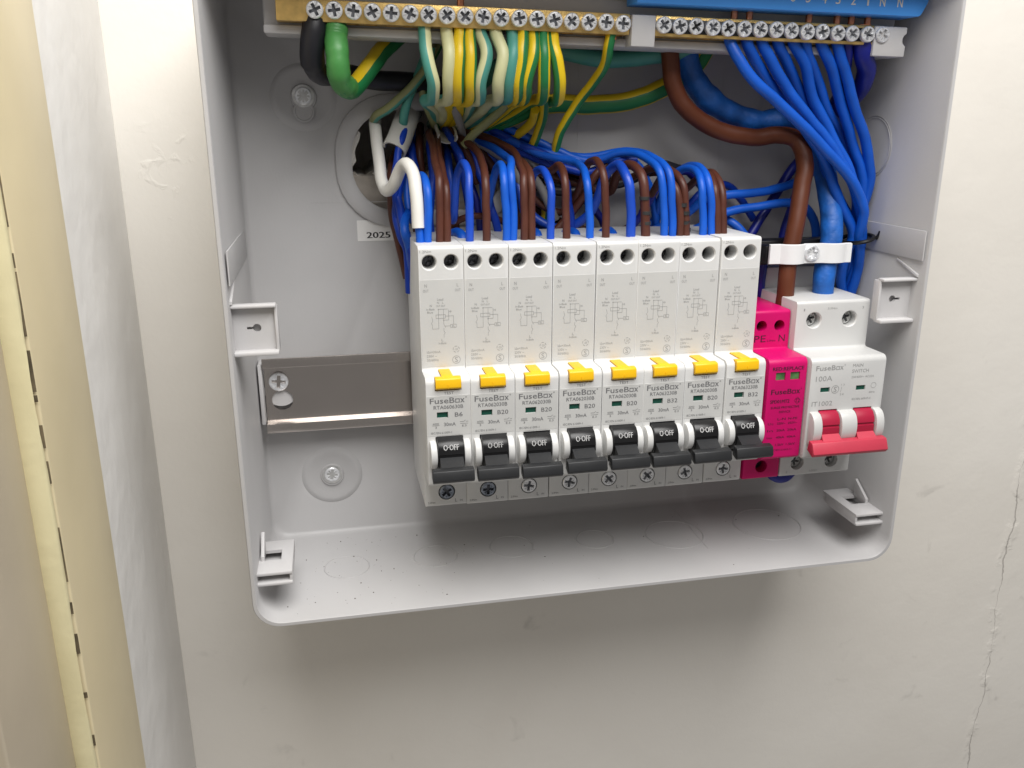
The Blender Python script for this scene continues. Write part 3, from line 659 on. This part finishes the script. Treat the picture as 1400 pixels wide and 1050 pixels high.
# ================================================================ WIRES
def wire(name, pts, r, m, label, cat='wire', group=None, stripe=None, a0=0, n=12, rfun=None, sub=7, jit=.9):
    mb = MB(); pp = [P(*q) if len(q) == 3 else Vector(q[:3]) for q in pts]
    for q in pp: q[0] = min(q[0], 209.6-r)              # stay inside the case
    mb.tube(pp, r, n, stripe, a0, sub, rfun, jit=jit); mats = m if isinstance(m, (list, tuple)) else [m]
    org = pp[-1]; o = ob(name, mb.mesh(name, mats, org, 60), None, org)
    tag(o, label, cat, group); return o
G5 = (3, 4, 5)
bw = ['leftmost B6 breaker', 'second breaker from the left', 'third breaker from the left', 'fourth breaker from the left', 'fifth breaker from the left', 'sixth breaker from the left', 'seventh breaker from the left', 'eighth breaker, next to the pink module']
def top(x, dd): return (x, dd, 47.5, 0)
def loop(k, colr, xb, xa, ya, rear, r=1.65, lab='', mid=None, da=25):
    # front leg rises out of the breaker top, arches over and runs back to the cable opening
    base = P(xb, 328, 38.5); base = (base[0], 38.5, 45)
    f = P(xb, 290, 38)
    pts = [base+(0,), (f[0], 38, f[2], 0)]
    pts += [((P(xb-(xb-xa)*.25, ya+22, 35))[:]+(0,)) if False else tuple(P(xb-(xb-xa)*.22, ya+24, 36))+(0,)]
    pts += [tuple(P(xa, ya+5, da))+(0,)]
    pts += [tuple(P(*q))+(0,) for q in rear]
    name = ('blue_wire' if colr.startswith('blue') else 'brown_wire')
    return wire(name, pts, r, colr, lab, 'wire', 'wires looping into the breaker tops')
HOLE = lambda dx=0, dy=0: [(612+dx, 196+dy, -14), (600+dx, 190+dy, -40)]
fan = lambda xa, ya, k: [(xa-18, ya+16, 14), (max(690, xa-90), 214+k*3, 2)] + ([(690, 186+k*4, -4)] if xa > 760 else []) + [(640, 184+k*3, -8)] + HOLE(k*3, k*2)
drop = lambda xa, ya, k: [(xa-12, ya+26, 12), (xa-24, ya+60, 4), (xa-36, ya+20, -4)] + HOLE(k*3, k*2)
L = []
loop(0, 'blue', 584, 575, 236, [(568, 262, 14), (562, 300, 6), (556, 250, -4), (560, 200, -10), (570, 180, -35)], lab='blue wire behind the white sleeved one into the leftmost breaker')
loop(0, 'brown', 601, 596, 222, [(592, 205, 12), (588, 185, 0), (590, 180, -30)], lab='left of two brown wires into the leftmost B6 breaker')
loop(0, 'brown', 611, 605, 234, [(600, 214, 14), (598, 190, 0), (600, 184, -30)], lab='right of two brown wires into the leftmost B6 breaker')
loop(1, 'blue_bright', 642, 634, 219, [(626, 240, 18), (620, 300, 12), (616, 250, 0), (612, 215, -6), (606, 190, -30)], lab='bright blue wire bent like a hairpin into the second breaker', da=28)
loop(1, 'brown', 665, 660, 223, [(650, 205, 12), (628, 190, -2), (612, 186, -30)], lab='single brown wire into the second breaker from the left')
loop(2, 'blue', 692, 684, 218, [(676, 236, 16), (664, 290, 6), (656, 230, -4), (620, 192, -14), (606, 188, -40)], lab='left of two blue wires into the third breaker')
loop(2, 'blue', 701, 697, 215, [(692, 214, 16), (660, 196, 0), (622, 186, -12), (608, 186, -40)], lab='right of two blue wires into the third breaker')
loop(2, 'brown', 717, 711, 221, [(700, 206, 14), (660, 186, 0), (620, 178, -12), (606, 176, -40)], lab='left of two brown wires into the third breaker')
loop(2, 'brown', 727, 718, 222, [(705, 216, 16), (665, 196, -2), (622, 182, -12), (608, 180, -40)], lab='right of two brown wires into the third breaker')
loop(3, 'blue_bright', 753, 741, 228, [(730, 240, 16), (716, 290, 6), (702, 240, -3), (640, 196, -10), (606, 186, -40)], lab='bright blue wire into the fourth breaker from the left')
loop(3, 'brown', 775, 765, 222, [(748, 234, 14), (720, 232, 0), (650, 190, -8), (606, 180, -40)], lab='brown wire into the fourth breaker from the left')
loop(4, 'blue', 806, 797, 226, [(782, 222, 14), (740, 212, 4), (680, 184, -4), (620, 172, -12), (604, 170, -40)], lab='blue wire into the fifth breaker, left of its brown one')
loop(4, 'brown', 828, 815, 215, [(803, 226, 16), (790, 260, 4), (765, 290, -4), (700, 250, -8), (610, 196, -40)], lab='brown wire with tight bend into the fifth breaker')
loop(5, 'blue_bright', 862, 846, 221, [(828, 240, 16), (806, 290, 6), (770, 312, 0), (720, 290, -6), (612, 196, -40)], r=2.0, lab='thick bright blue wire into the sixth breaker')
tb = loop(5, 'brown', 883, 860, 220, [(844, 235, 14), (832, 262, 2), (800, 254, -3), (700, 220, -8), (610, 190, -40)], r=2.0, lab='thick brown wire with black marks into the sixth breaker')
loop(6, 'blue', 908, 883, 212, [(850, 210, 14), (800, 220, 5), (740, 206, 0), (670, 180, -6), (600, 168, -40)], lab='left of two long blue wires arching into the seventh breaker')
loop(6, 'blue', 919, 894, 211, [(860, 207, 10), (800, 214, 2), (740, 200, -3), (680, 174, -8), (600, 164, -40)], lab='right of two long blue wires arching into the seventh breaker')
tb2 = loop(6, 'brown', 938, 915, 226, [(890, 232, 14), (850, 245, 0), (780, 250, -5), (700, 226, -9), (606, 186, -40)], lab='brown wire with dark stripes into the seventh breaker')
loop(6, 'brown', 929, 908, 236, [(893, 262, 10), (872, 300, 0), (840, 318, -5), (760, 300, -9), (612, 196, -40)], lab='brown wire tucked behind the striped one at the seventh breaker')
loop(7, 'blue', 961, 947, 225, [(925, 237, 14), (905, 270, 4), (890, 305, -3), (840, 320, -6), (700, 300, -9)], lab='left of two blue wires into the eighth breaker')
loop(7, 'blue', 972, 956, 222, [(934, 230, 10), (914, 250, 0), (896, 300, -5), (850, 325, -8), (700, 310, -9)], lab='right of two blue wires into the eighth breaker')
loop(7, 'brown', 981, 967, 233, [(948, 250, 12), (925, 275, 2), (900, 318, -6), (800, 330, -9)], lab='left of two brown wires into the eighth breaker')
loop(7, 'brown', 989, 974, 233, [(955, 244, 8), (932, 268, -2), (905, 312, -8), (800, 325, -10)], lab='right of two brown wires into the eighth breaker')
for o_, zs in ((tb, ((881, 271), (883, 291), (883, 305))), (tb2, ((933, 280), (937, 291), (937, 304), (938, 314)))):
    for u, v in zs:
        c_ = P(u, v, 38); m = MB().lathe([(2.0, -.7), (2.12 if o_ is tb else 1.9, -.6), (2.12 if o_ is tb else 1.9, .6), (2.0, .7)], tuple(c_), 'Z', 12)
        q = o_.location/S; ob('ink_mark', m.mesh('ink_mark', 'ink', (q[0], -q[1], q[2])), o_)
# white sleeved wire at the left
w = wire('white_sleeve', [(512, 150, -22), (514, 175, -6), (517, 215, 3), (522, 247, 9), (530, 260, 14), (540, 251, 19), (549, 230, 24), (556, 224, 28), (564, 234, 32), (569, 265, 36), (572, 312, 38)], 2.55, 'white_wire', 'white plastic sleeve bent in an S beside the cable opening', 'wire')
base = P(575, 332, 38.5)
wire('blue_wire', [(571, 300, 37.8), (573, 316, 38), (base[0], 38.5, 45, 0)], 1.7, 'blue', 'short blue wire end coming out of the white sleeve', 'wire')
# blue and brown wires dropping at the left of the row
wire('blue_wire', [(575, 180, -30), (556, 215, -6), (547, 250, 2), (541, 290, 6), (546, 318, 10), (556, 345, 12), (560, 400, 10)], 1.8, 'blue_deep', 'dark blue wire dropping left of the leftmost breaker, outermost')
wire('blue_wire', [(570, 190, -30), (554, 230, -2), (543, 262, 6), (549, 290, 12), (556, 316, 18), (562, 345, 18), (566, 400, 10)], 1.8, 'blue_deep', 'dark blue wire crossing behind the white sleeve')
wire('blue_wire', [(560, 300, -4), (556, 290, 8), (552, 302, 16), (553, 318, 20), (560, 340, 18), (566, 390, 8)], 1.9, 'blue', 'blue wire curling round the top left corner of the leftmost breaker')
wire('brown_wire', [(552, 190, -30), (534, 230, -4), (533, 262, 0), (536, 300, 2), (545, 330, 4), (556, 380, 2)], 1.7, 'brown', 'dark brown wire dropping left of the white sleeve')
wire('blue_wire', [(548, 165, -25), (545, 195, -4), (546, 230, 4), (540, 262, 8), (546, 300, 8), (560, 340, 6)], 1.5, 'blue_deep', 'thin blue wire hanging under the stripped grey cable sheath')
# flying leads peeping over the breaker tops
for i, (u, nm) in enumerate(((630, 'second'), (733, 'third'), (786, 'fourth'), (836, 'fifth'))):
    wire('blue_wire', [(u-26, 345, 8), (u-14, 322, 14), (u-2, 318, 21), (u+3, 325, 26), (u+5, 345, 28)], 2.1, 'blue', 'glossy blue stub peeping over the top of the %s breaker' % nm, 'wire', 'flying leads')
# horizontal leads behind, right of the row
wire('blue_wire', [(860, 330, 0), (930, 296, 4), (965, 272, 8), (1000, 267, 10), (1050, 262, 8), (1088, 250, 4), (1125, 225, 0)], 2.0, 'blue', 'blue wire running level behind the brown main cable, upper one', 'wire')
wire('blue_wire', [(850, 335, 4), (940, 318, 8), (985, 292, 11), (1030, 283, 11), (1075, 277, 10), (1100, 282, 10), (1115, 305, 10), (1118, 345, 10), (1120, 420, 4)], 2.0, 'blue', 'blue wire running level then turning down left of the clamp screw', 'wire')
wire('blue_wire', [(1120, 190, -4), (1085, 228, -2), (1060, 265, 0), (1040, 295, 2), (1022, 330, 4), (1010, 380, 4)], 2.2, 'blue_navy', 'dark navy wire slanting behind the brown main cable, left one', 'wire')
wire('blue_wire', [(1125, 200, -6), (1098, 240, -3), (1080, 290, -1), (1068, 330, 0), (1055, 400, 0)], 2.0, 'blue_navy', 'dark navy wire slanting behind the brown main cable, right one', 'wire')
wire('blue_wire', [(940, 325, 2), (985, 300, 6), (1005, 306, 10), (1020, 322, 12), (1032, 350, 10)], 2.0, 'blue', 'blue wire dipping behind the right corner of the eighth breaker', 'wire')
wire('blue_wire', [(1046, 330, 16), (1044, 370, 18), (1041, 420, 16), (1040, 480, 8)], 1.9, 'blue_navy', 'navy wire going down behind the pink module', 'wire')
# brown bundle crossing low behind the loops
wire('brown_wire', [(720, 250, -8), (770, 262, -4), (815, 256, -2), (860, 246, 0), (900, 226, 4), (930, 232, 2)], 2.2, 'black_wire', 'black wire crossing level behind the loops above the fifth breaker', 'wire')
wire('brown_wire', [(740, 335, 2), (780, 292, 2), (800, 265, 4), (812, 240, 6), (830, 225, 6)], 1.8, 'brown', 'brown wire slanting up behind the fifth breaker loops', 'wire')
wire('brown_wire', [(590, 330, 0), (620, 305, 2), (645, 296, 4), (680, 300, 0), (720, 320, -4)], 1.5, 'brown', 'brown wire lying low behind the second breaker loops', 'wire')
wire('blue_wire', [(600, 176, -30), (660, 190, -8), (700, 204, -3), (760, 226, 1), (800, 236, 3), (838, 222, 6), (870, 218, 6)], 1.9, 'blue_deep', 'dark blue wire fanning out right from the cable opening, lowest', 'wire')
wire('grey_wire', [(612, 178, -30), (650, 186, -6), (690, 210, -2), (735, 250, -2), (760, 300, -4)], 1.9, 'grey_wire', 'grey wire slanting down from the cable opening behind the loops', 'wire')
wire('grey_wire', [(606, 168, -30), (660, 176, -8), (700, 198, -4), (720, 214, -3), (745, 240, -3)], 1.6, 'grey_wire', 'grey wire between blue ones right of the cable opening', 'wire')
# wires crowding the cable opening and running down behind the breakers
crowd = [('blue_deep', [(596, 172, -34), (588, 196, -6), (590, 240, 0), (586, 290, 4), (592, 345, 2)], 'dark blue wire hanging straight behind the two leftmost brown loops'),
 ('brown', [(604, 176, -34), (600, 205, -7), (612, 250, -4), (622, 300, 0), (630, 350, 0)], 'dark brown wire running down behind the hairpin blue wire'),
 ('blue_navy', [(616, 172, -34), (622, 205, -8), (640, 250, -4), (655, 300, -2), (662, 350, -2)], 'navy wire running down behind the second breaker brown loop'),
 ('blue_deep', [(622, 176, -34), (640, 205, -4), (655, 236, 2), (672, 270, 6), (680, 310, 8), (684, 350, 6)], 'dark blue wire slanting behind the third breaker blue pair'),
 ('brown', [(630, 170, -34), (650, 200, -7), (684, 240, -4), (704, 290, -2), (712, 350, -2)], 'dark brown wire slanting behind the third breaker brown pair'),
 ('grey_wire', [(626, 166, -34), (648, 184, -5), (676, 206, -1), (700, 232, 0), (716, 280, -2), (722, 350, -4)], 'grey wire slanting down between the third and fourth breaker loops'),
 ('blue_deep', [(630, 160, -34), (668, 176, -5), (712, 196, 0), (748, 214, 4), (772, 244, 6), (780, 290, 4), (784, 350, 2)], 'dark blue wire of the fan turning down behind the fourth breaker'),
 ('blue', [(624, 158, -34), (672, 168, -7), (724, 188, -2), (770, 210, 2), (806, 216, 5), (840, 212, 6), (868, 222, 4), (890, 268, 0), (900, 330, -2)], 'blue wire of the fan arching over to behind the sixth breaker'),
 ('brown', [(628, 164, -34), (676, 182, -8), (730, 214, -6), (790, 240, -5), (850, 248, -4), (890, 236, -2), (924, 246, -3), (938, 300, -5)], 'brown wire running level far behind the right-hand loops'),
 ('blue_navy', [(640, 165, -34), (690, 184, -8), (742, 224, -7), (790, 262, -6), (822, 300, -6), (836, 350, -6)], 'navy wire sloping far behind the fourth and fifth loops'),
 ('blue_deep', [(560, 176, -34), (562, 205, -6), (570, 250, 0), (578, 300, 6), (580, 350, 6)], 'dark blue wire hanging behind the white sleeve end'),
 ('brown', [(575, 172, -34), (574, 200, -8), (580, 245, -5), (570, 300, -2), (574, 350, 0)], 'dark brown wire hanging behind the leftmost blue loop'),
 ('blue_navy', [(850, 335, 4), (874, 296, 6), (896, 262, 8), (920, 240, 6), (940, 236, 2), (960, 262, -2), (975, 330, -4)], 'navy wire hooped behind the seventh breaker loops'),
 ('blue_deep', [(900, 345, 4), (930, 300, 5), (956, 268, 5), (985, 256, 2), (1010, 268, -2), (1030, 300, -4)], 'dark blue wire hooped behind the eighth breaker loops')]
for m_, pts, lab in crowd: wire(m_.split('_')[0]+'_wire', pts, 1.75, m_, lab, 'wire', 'wires crowding behind the loops', jit=2.0)
# ---- earth wires
def earth(i, u, pts, kind, label, a0, r=2.1, stripe=None):
    m = {'y': ['yel', 'grn'], 'c': ['cream', 'teal'], 't': ['teal', 'cream'], 'o': ['olive', 'teal']}[kind]
    return wire('earth_wire', [(u, 30, 36.4)]+pts, r, m, label, 'wire', 'earth wires looping under the brass bar', stripe=stripe or (3, 4, 5, 6), a0=a0, n=14)
def eloop(u0, u1, u2, k, endx, endy, d0=38): return [(u0, 44, 37), (u1, 75, 41), (u2, 112, 40), (u2, 128, 36), (u2-2, 136, 29), (u2-12, 138, 18), ((u2+endx)/2, (138+endy)/2, 2), (endx, endy, -10), (590, 170, -40)]
HP = math.pi/2
def s_(c, w=2): return tuple((c+j) % 14 for j in range(-w, w+1))
ew = [(580, 583, 592, 'c', 'teal and cream earth wire, leftmost of the hanging loops', (10, 3)),
      (610, 615, 613, 'c', 'pale cream earth wire, second of the hanging loops', (7, 2)),
      (629, 629, 626, 'y', 'yellow and green earth wire right of the pale cream loop', (2, 1)),
      (643, 644, 641, 'y', 'yellow and green earth wire left of the cream and teal loop', (2, 1)),
      (656, 664, 657, 'c', 'cream and teal earth wire in the middle of the loops', (2, 2)),
      (676, 688, 680, 'c', 'pale cream earth wire kinked at its foot', (4, 1)),
      (699, 699, 694, 't', 'teal earth wire with a thin cream stripe', (3, 1)),
      (716, 713, 708, 'y', 'dull yellow and green earth wire right of the teal one', (1, 1)),
      (730, 729, 719, 'y', 'broad bright yellow earth wire bending left at its foot', (1, 1)),
      (744, 744, 743, 'y', 'yellow earth wire with a central green stripe', (13, 1)),
      (754, 758, 764, 'y', 'bright yellow earth wire, rightmost of the hanging loops', (10, 2))]
for i, (a, b_, c_, kd, lab, st_) in enumerate(ew):
    earth(i, a, eloop(a, b_, c_, i, 596+i*6, 165+i*1.5), kd, lab, 0, 2.4, s_(*st_))
# rear earth tails
wire('earth_wire', [(590, 62, 14), (585, 90, 10), (574, 106, 8), (555, 128, 4), (530, 150, 0), (515, 160, -4), (510, 170, -16)], 2.0, ['olive', 'teal'], 'olive earth wire slanting down into the left end of the cable opening', stripe=(0, 1), n=14)
wire('earth_wire', [(588, 60, 6), (572, 100, 4), (560, 130, 2), (553, 160, 0), (551, 172, -3)], 1.9, ['teal', 'olive'], 'teal earth wire dropping into the split grey sheath', stripe=(5, 6), n=14)
wire('earth_wire', [(600, 60, 4), (578, 105, 2), (580, 130, 0), (592, 160, -4), (600, 190, -30)], 2.0, ['olive', 'grn'], 'olive and green earth wire curving down behind the leftmost loop', stripe=(1, 2), n=14)
wire('earth_wire', [(614, 120, 20), (618, 140, 14), (625, 160, 6), (631, 178, 0), (634, 200, -6)], 1.7, 'grey_wire', 'grey-green wire hanging below the pale cream loop')
wire('earth_wire', [(694, 138, 18), (684, 152, 12), (664, 170, 8), (645, 187, 6), (634, 199, 4)], 1.8, 'olive', 'cut olive earth wire slanting down left from the teal loop')
wire('earth_wire', [(732, 150, 16), (728, 166, 8), (716, 178, 2), (700, 190, -6)], 1.9, ['yel', 'grn'], 'yellow wire end bending left behind the rightmost loops', stripe=(1, 2), n=14)
wire('earth_wire', [(745, 130, 24), (744, 150, 16), (738, 172, 8), (731, 192, 2), (720, 215, -6)], 2.0, ['yel', 'grn'], 'yellow and green wire running down below the loops to the blue fan', stripe=(13, 0, 1), n=14)
wire('earth_wire', [(836, 45, 37), (831, 62, 36), (826, 88, 30), (806, 118, 20), (784, 150, 12), (768, 180, 6), (758, 212, 0), (752, 240, -6), (745, 300, -9)], 2.1, ['yel', 'grn'], 'single yellow and green earth wire hanging alone right of the loops', stripe=(13, 0, 1, 2, 3), n=14)
wire('earth_cable', [(985, 20, 8), (962, 70, 8), (942, 98, 7), (903, 121, 4), (856, 138, 2), (805, 144, 0), (755, 142, 0), (715, 150, 0), (660, 165, -8), (615, 180, -35)], 4.1, ['yel', 'grn'], 'thick yellow and green earth cable curving along the back', 'cable', stripe=(13, 0, 1), n=14)
wire('earth_cable', [(960, 55, 16), (928, 70, 14), (890, 77, 12), (836, 82, 10), (780, 72, 10), (740, 66, 8), (690, 85, 4), (650, 120, 0), (610, 160, -20)], 3.6, 'teal', 'thick dull green cable under the terminal carrier', 'cable', n=14)
wire('earth_cable', [(460, 32, 36), (460, 45, 37), (462, 70, 40), (464, 95, 40), (470, 116, 36), (480, 120, 30), (494, 108, 24), (512, 84, 18), (530, 62, 12), (548, 46, 8)], 3.7, ['grn', 'yel'], 'thick green and yellow earth cable with translucent green sleeve', 'cable', stripe=(4, 5, 6, 7, 8, 9), n=14)
wire('green_sleeve', [(460, 37, 36.6), (460, 48, 37.2), (462, 70, 40), (464, 95, 40), (469, 114, 36.6), (476, 120, 32)], 4.25, 'sleeve_green', 'bright green heat-shrunk sleeve on thick cable at the left', 'sleeve', n=16, rfun=lambda t: 1+.02*math.sin(t*23)+.015*math.sin(t*51))
wire('black_cable', [(431, 28, 36.4), (430, 45, 37), (428, 66, 36), (429, 90, 33), (440, 103, 26), (465, 103, 16), (500, 107, 8), (550, 113, 2), (600, 118, -2), (640, 140, -20), (650, 160, -40)], 4.3, 'black_wire', 'thick black cable from the first earth terminal running back right', 'cable', n=14, rfun=lambda t: 1.06 if t < .3 else .93)
# ---- blue neutral leads from the neutral bar
lead = [([(998, 58), (1010, 80), (1030, 108), (1077, 152), (1130, 206), (1168, 254), (1180, 288), (1174, 322)], 'first'),
        ([(1021, 60), (1034, 88), (1060, 125), (1100, 175), (1128, 226), (1150, 275), (1166, 322)], 'second'),
        ([(1043, 60), (1056, 85), (1080, 125), (1110, 166), (1145, 215), (1170, 262), (1178, 322)], 'third'),
        ([(1064, 60), (1077, 85), (1092, 125), (1113, 180), (1136, 250), (1160, 300), (1170, 324)], 'fourth'),
        ([(1085, 60), (1100, 90), (1112, 135), (1135, 182), (1160, 230), (1172, 275), (1168, 322)], 'fifth'),
        ([(1103, 60), (1114, 100), (1130, 150), (1150, 180), (1166, 230), (1176, 280), (1176, 324)], 'sixth'),
        ([(1123, 60), (1140, 95), (1152, 150), (1168, 200), (1178, 245), (1172, 290), (1164, 324)], 'seventh'),
        ([(1143, 60), (1156, 100), (1168, 150), (1186, 205), (1191, 245), (1181, 290), (1172, 324)], 'eighth')]
dep = [[36, 38, 39, 38, 36, 33, 31, 28], [36, 33, 30, 28, 27, 27, 26], [36, 36, 35, 34, 32, 30, 24], [36, 32, 27, 23, 22, 22, 22], [36, 34, 30, 29, 28, 26, 20], [36, 30, 24, 21, 20, 21, 22], [36, 33, 28, 25, 23, 20, 18], [36, 34, 30, 27, 24, 21, 20]]
tails = [(1178, 372), (1150, 380), (1182, 380), (1160, 378), (1170, 376), (1176, 384), (1156, 384), (1166, 388)]
for i, (pts, nm) in enumerate(lead):
    pp = [(pts[0][0]-2, 44, 36.4)]+[(p[0], p[1], d) for p, d in zip(pts, dep[i])]
    x, y = tails[i]; e = dep[i][-1]
    pp += [(pts[-1][0]+(x-pts[-1][0])*.5, 346, e-2), (x, y, e-6), (x+2, 430, e-12), (x-10, 520, 2)]
    wire('neutral_wire', pp, 2.28, 'blue', 'blue wire from the neutral bar, %s from the left of the eight' % nm, 'wire', 'blue neutral leads')
    a = P(pts[0][0]-1, 52, 36.4); cm = MB().tube([tuple(a+Vector((0, 0, 4))), tuple(a+Vector((.2, 0, -1.6)))], 1.3, 10, smooth=False)
wire('neutral_cable', [(1178, 52, 36.4), (1180, 72, 36), (1184, 96, 32), (1174, 124, 24), (1145, 150, 14), (1128, 180, 6), (1120, 230, 0)], 3.9, 'blue_navy', 'thick navy cable bending back under the last neutral terminal', 'cable', n=14)
wire('neutral_wire', [(1157, 50, 36.4), (1159, 75, 34), (1156, 110, 24), (1140, 140, 14), (1132, 180, 4)], 2.2, 'blue_navy', 'navy wire beside the thick navy cable under the neutral bar', 'wire')
wire('blue_main_cable', [(930, 40, 14), (945, 100, 10), (962, 128, 10), (985, 148, 10), (1010, 160, 10), (1040, 166, 10), (1080, 163, 10), (1112, 180, 12), (1124, 220, 16), (1134, 270, 22), (1136, 310, 28), (1132, 350, 31), (1126, 385, 33), (1124, 410, 33.5), (1124, 440, 33)], 4.4, 'blue_tape', 'thick blue taped main cable passing the clamp into the main switch', 'cable', n=18, rfun=lambda t: 1.08+(.17*abs(math.sin(t*19+2*math.sin(t*9)))+.06*math.sin(t*83) if t < .48 else .03*math.sin(t*55)))
wire('brown_main_cable', [(912, 40, 18), (915, 75, 18), (921, 112, 18), (936, 144, 18), (966, 171, 18), (1000, 184, 18), (1035, 187, 18), (1066, 183, 19), (1090, 192, 21), (1100, 220, 25), (1096, 258, 28), (1088, 300, 31), (1080, 345, 33), (1074, 385, 34.5), (1072, 410, 35), (1071, 440, 35)], 3.75, 'brown_tail', 'thick brown main cable curving down through the clamp into the main switch', 'cable', n=16)
# bare copper ends at the terminals
for u, r, nm in ((998, 1.5, 'first'), (1021, 1.5, 'second'), (1158, 1.9, 'navy wire'), (1179, 3.1, 'thick navy cable')):
    a = P(u, 52, 36.4); o_ = [q for q in bpy.data.objects if q.name.startswith('neutral') and nm in q.get('label', '')][0]
    q = o_.location/S; m = MB().tube([(a[0], 36.4, a[2]+5), (a[0], 36.4, a[2]-.6)], r, 12, smooth=False)
    ob('copper_end', m.mesh('copper_end', 'copper', (q[0], -q[1], q[2])), o_)
o_ = [q for q in bpy.data.objects if 'hanging alone' in q.get('label', '')][0]; q = o_.location/S; a = P(836, 50, 37)
m = MB()
for k in range(5): m.tube([(a[0]-1.2+k*.6, 37.4, a[2]+6), (a[0]-1.2+k*.6+random.uniform(-.3, .3), 37.8, a[2]-1.2)], .5, 8, smooth=False)
ob('copper_end', m.mesh('copper_end', 'copper', (q[0], -q[1], q[2])), o_)
# copper tips standing above the bars
for u, v, par in ((629, 4, 'right of the pale cream loop'), (1003, 24, 'first from the left of the eight'), (1024, 24, 'second from the left of the eight'), (1105, 32, 'sixth from the left of the eight'), (1143, 34, 'eighth from the left of the eight'), (1163, 32, 'beside the thick navy'), (1185, 36, 'thick navy cable bending')):
    a = P(u, v, 36.4); o_ = [q for q in bpy.data.objects if par in q.get('label', '')][0]; q = o_.location/S
    ob('copper_end', MB().tube([(a[0], 36.4, 132), (a[0]+.2, 36.4, max(137, a[2]+2))], 1.4, 10, smooth=False).mesh('copper_end', 'copper', (q[0], -q[1], q[2])), o_)
# ---- stripped grey cable sheaths in the opening
def sheath(name, pts, w, t, m, label, twist=0, open_=200):
    # open C-section swept along the path
    mb = MB(); pp = [P(*q) for q in pts]; n = 14; vs = []; fs = []
    for i, p in enumerate(pp):
        T = (pp[min(i+1, len(pp)-1)]-pp[max(i-1, 0)]).normalized(); X = Vector((0, 1, 0)).cross(T).normalized(); Y = T.cross(X)
        for rr in (w, w-t):
            for k in range(n+1):
                a = math.radians(twist+open_*(k/n-.5)); vs.append(p+(X*math.sin(a)*rr*1.0+Y*math.cos(a)*rr*.7))
    st = 2*(n+1)
    for i in range(len(pp)-1):
        for k in range(n):
            a = i*st+k; fs.append((a, a+1, a+st+1, a+st)); c = a+n+1; fs.append((c, c+st, c+st+1, c+1))
        for k in (0, n): a = i*st+k; fs.append((a, a+n+1, a+n+1+st, a+st))
    for i in (0, len(pp)-1):
        for k in range(n): a = i*st+k; fs.append((a, a+1, a+n+2, a+n+1))
    mb.add(vs, fs); org = pp[0]; o = ob(name, mb.mesh(name, m, org, 50), None, org); tag(o, label, 'cable sheath'); return o
sheath('cable_sheath', [(566, 148, -30), (560, 152, -14), (553, 170, -6), (546, 190, 0), (539, 205, 4)], 5.2, .8, 'sheath', 'split grey cable sheath peeled open at the cable opening', 0, 250)
sheath('cable_sheath', [(602, 160, -30), (606, 172, -8), (611, 182, 2), (612, 188, 5)], 4.4, .7, 'sheath', 'curled grey sheath end arching over blue and brown wires', 180, 230)
wire('blue_wire', [(606, 170, -20), (612, 184, 0), (620, 200, 4), (628, 216, 8), (634, 240, 6), (640, 280, 0)], 1.5, 'blue_deep', 'dark blue wire coming out of the curled grey sheath end')
wire('brown_wire', [(608, 168, -20), (620, 184, -1), (632, 200, 2), (642, 218, 4), (652, 250, 0)], 1.5, 'brown', 'brown wire coming out of the curled grey sheath end')
wire('blue_wire', [(560, 165, -10), (550, 186, 2), (545, 205, 5), (543, 222, 7), (538, 250, 6)], 1.6, 'blue_deep', 'blue wire lying inside the split grey sheath')
# ---- cable clamp
CO = (174, 20, 33); cl = empty('cable_clamp', CO); tag(cl, 'white plastic cable clamp strap over brown and blue main cables', 'clamp')
b = MB(); n = 40; vs = []; fs = []
cA, cB = P(1079, 347, 33), P(1132, 350, 31)
def strap_d(x):
    h = 35.0
    for c_, r in ((cA, 4.9), (cB, 5.9)):
        q = (x-c_[0])/(r+1.6)
        if abs(q) < 1: h = max(h, c_[1]-1.2+(r+1)*math.sqrt(1-q*q)**.8)
    return h
xa, xb_ = 154.8, 194.2
for i in range(n+1):
    x = xa+(xb_-xa)*i/n; d = strap_d(x); z = 39.2-(x-174)*.01
    vs += [(x, d, z+4.4), (x, d+1.3, z+4.1), (x, d+1.3, z-4.1), (x, d, z-4.4)]
for i in range(n):
    for k in range(4): a = i*4+k; c_ = i*4+(k+1) % 4; fs.append((a, c_, c_+4, a+4))
fs += [(0, 1, 2, 3), (n*4+3, n*4+2, n*4+1, n*4)]
b.add(vs, fs); ob('strap', b.mesh('strap', 'strap', CO, 35), cl)
b = MB().box(153, 195, 16, 25, 33, 44, .8); b.box(154, 158, 20, 34, 35, 43, .5); b.box(190.5, 194.5, 20, 33, 35, 43, .5)
ob('base_block', b.mesh('base_block', 'black', CO), cl)
ob('foot', MB().box(150, 198, -11.8, 17, 20, 30.5, .8).mesh('foot', 'clip', CO), cl)
put('clamp_screw', SC_CLAMP, cl, (174.6, 37.6, 39.6), CO)
# cable tie round the bundle
b = MB(); c0 = P(1171, 328, 23); pts = []
for k in range(17):
    a = 2*math.pi*k/16; pts.append((c0[0]+6.4*math.cos(a), c0[1]+8.8*math.sin(a), c0[2]+1.5*math.cos(a)+.6))
b.tube(pts, .95, 8, jit=0); b.tube([(c0[0]+5.6, c0[1]+6, c0[2]+1), (c0[0]+6.6, c0[1]+6.8, c0[2]+3.0), (c0[0]+7.0, c0[1]+7, c0[2]+4.6)], .8, 8)
tie = ob('cable_tie', b.mesh('cable_tie', 'black', tuple(c0)), None, c0); tag(tie, 'black cable tie round the blue wire bundle', 'cable tie')
# blue cable just visible below the surge module
wire('blue_wire', [(1110, 600, 10), (1085, 640, 24), (1070, 653, 30), (1055, 648, 30), (1040, 600, 20)], 2.4, 'blue_navy', 'navy wire bend showing under the pink module and main switch')
for me in list(bpy.data.meshes):
    if me.users == 0: bpy.data.meshes.remove(me)
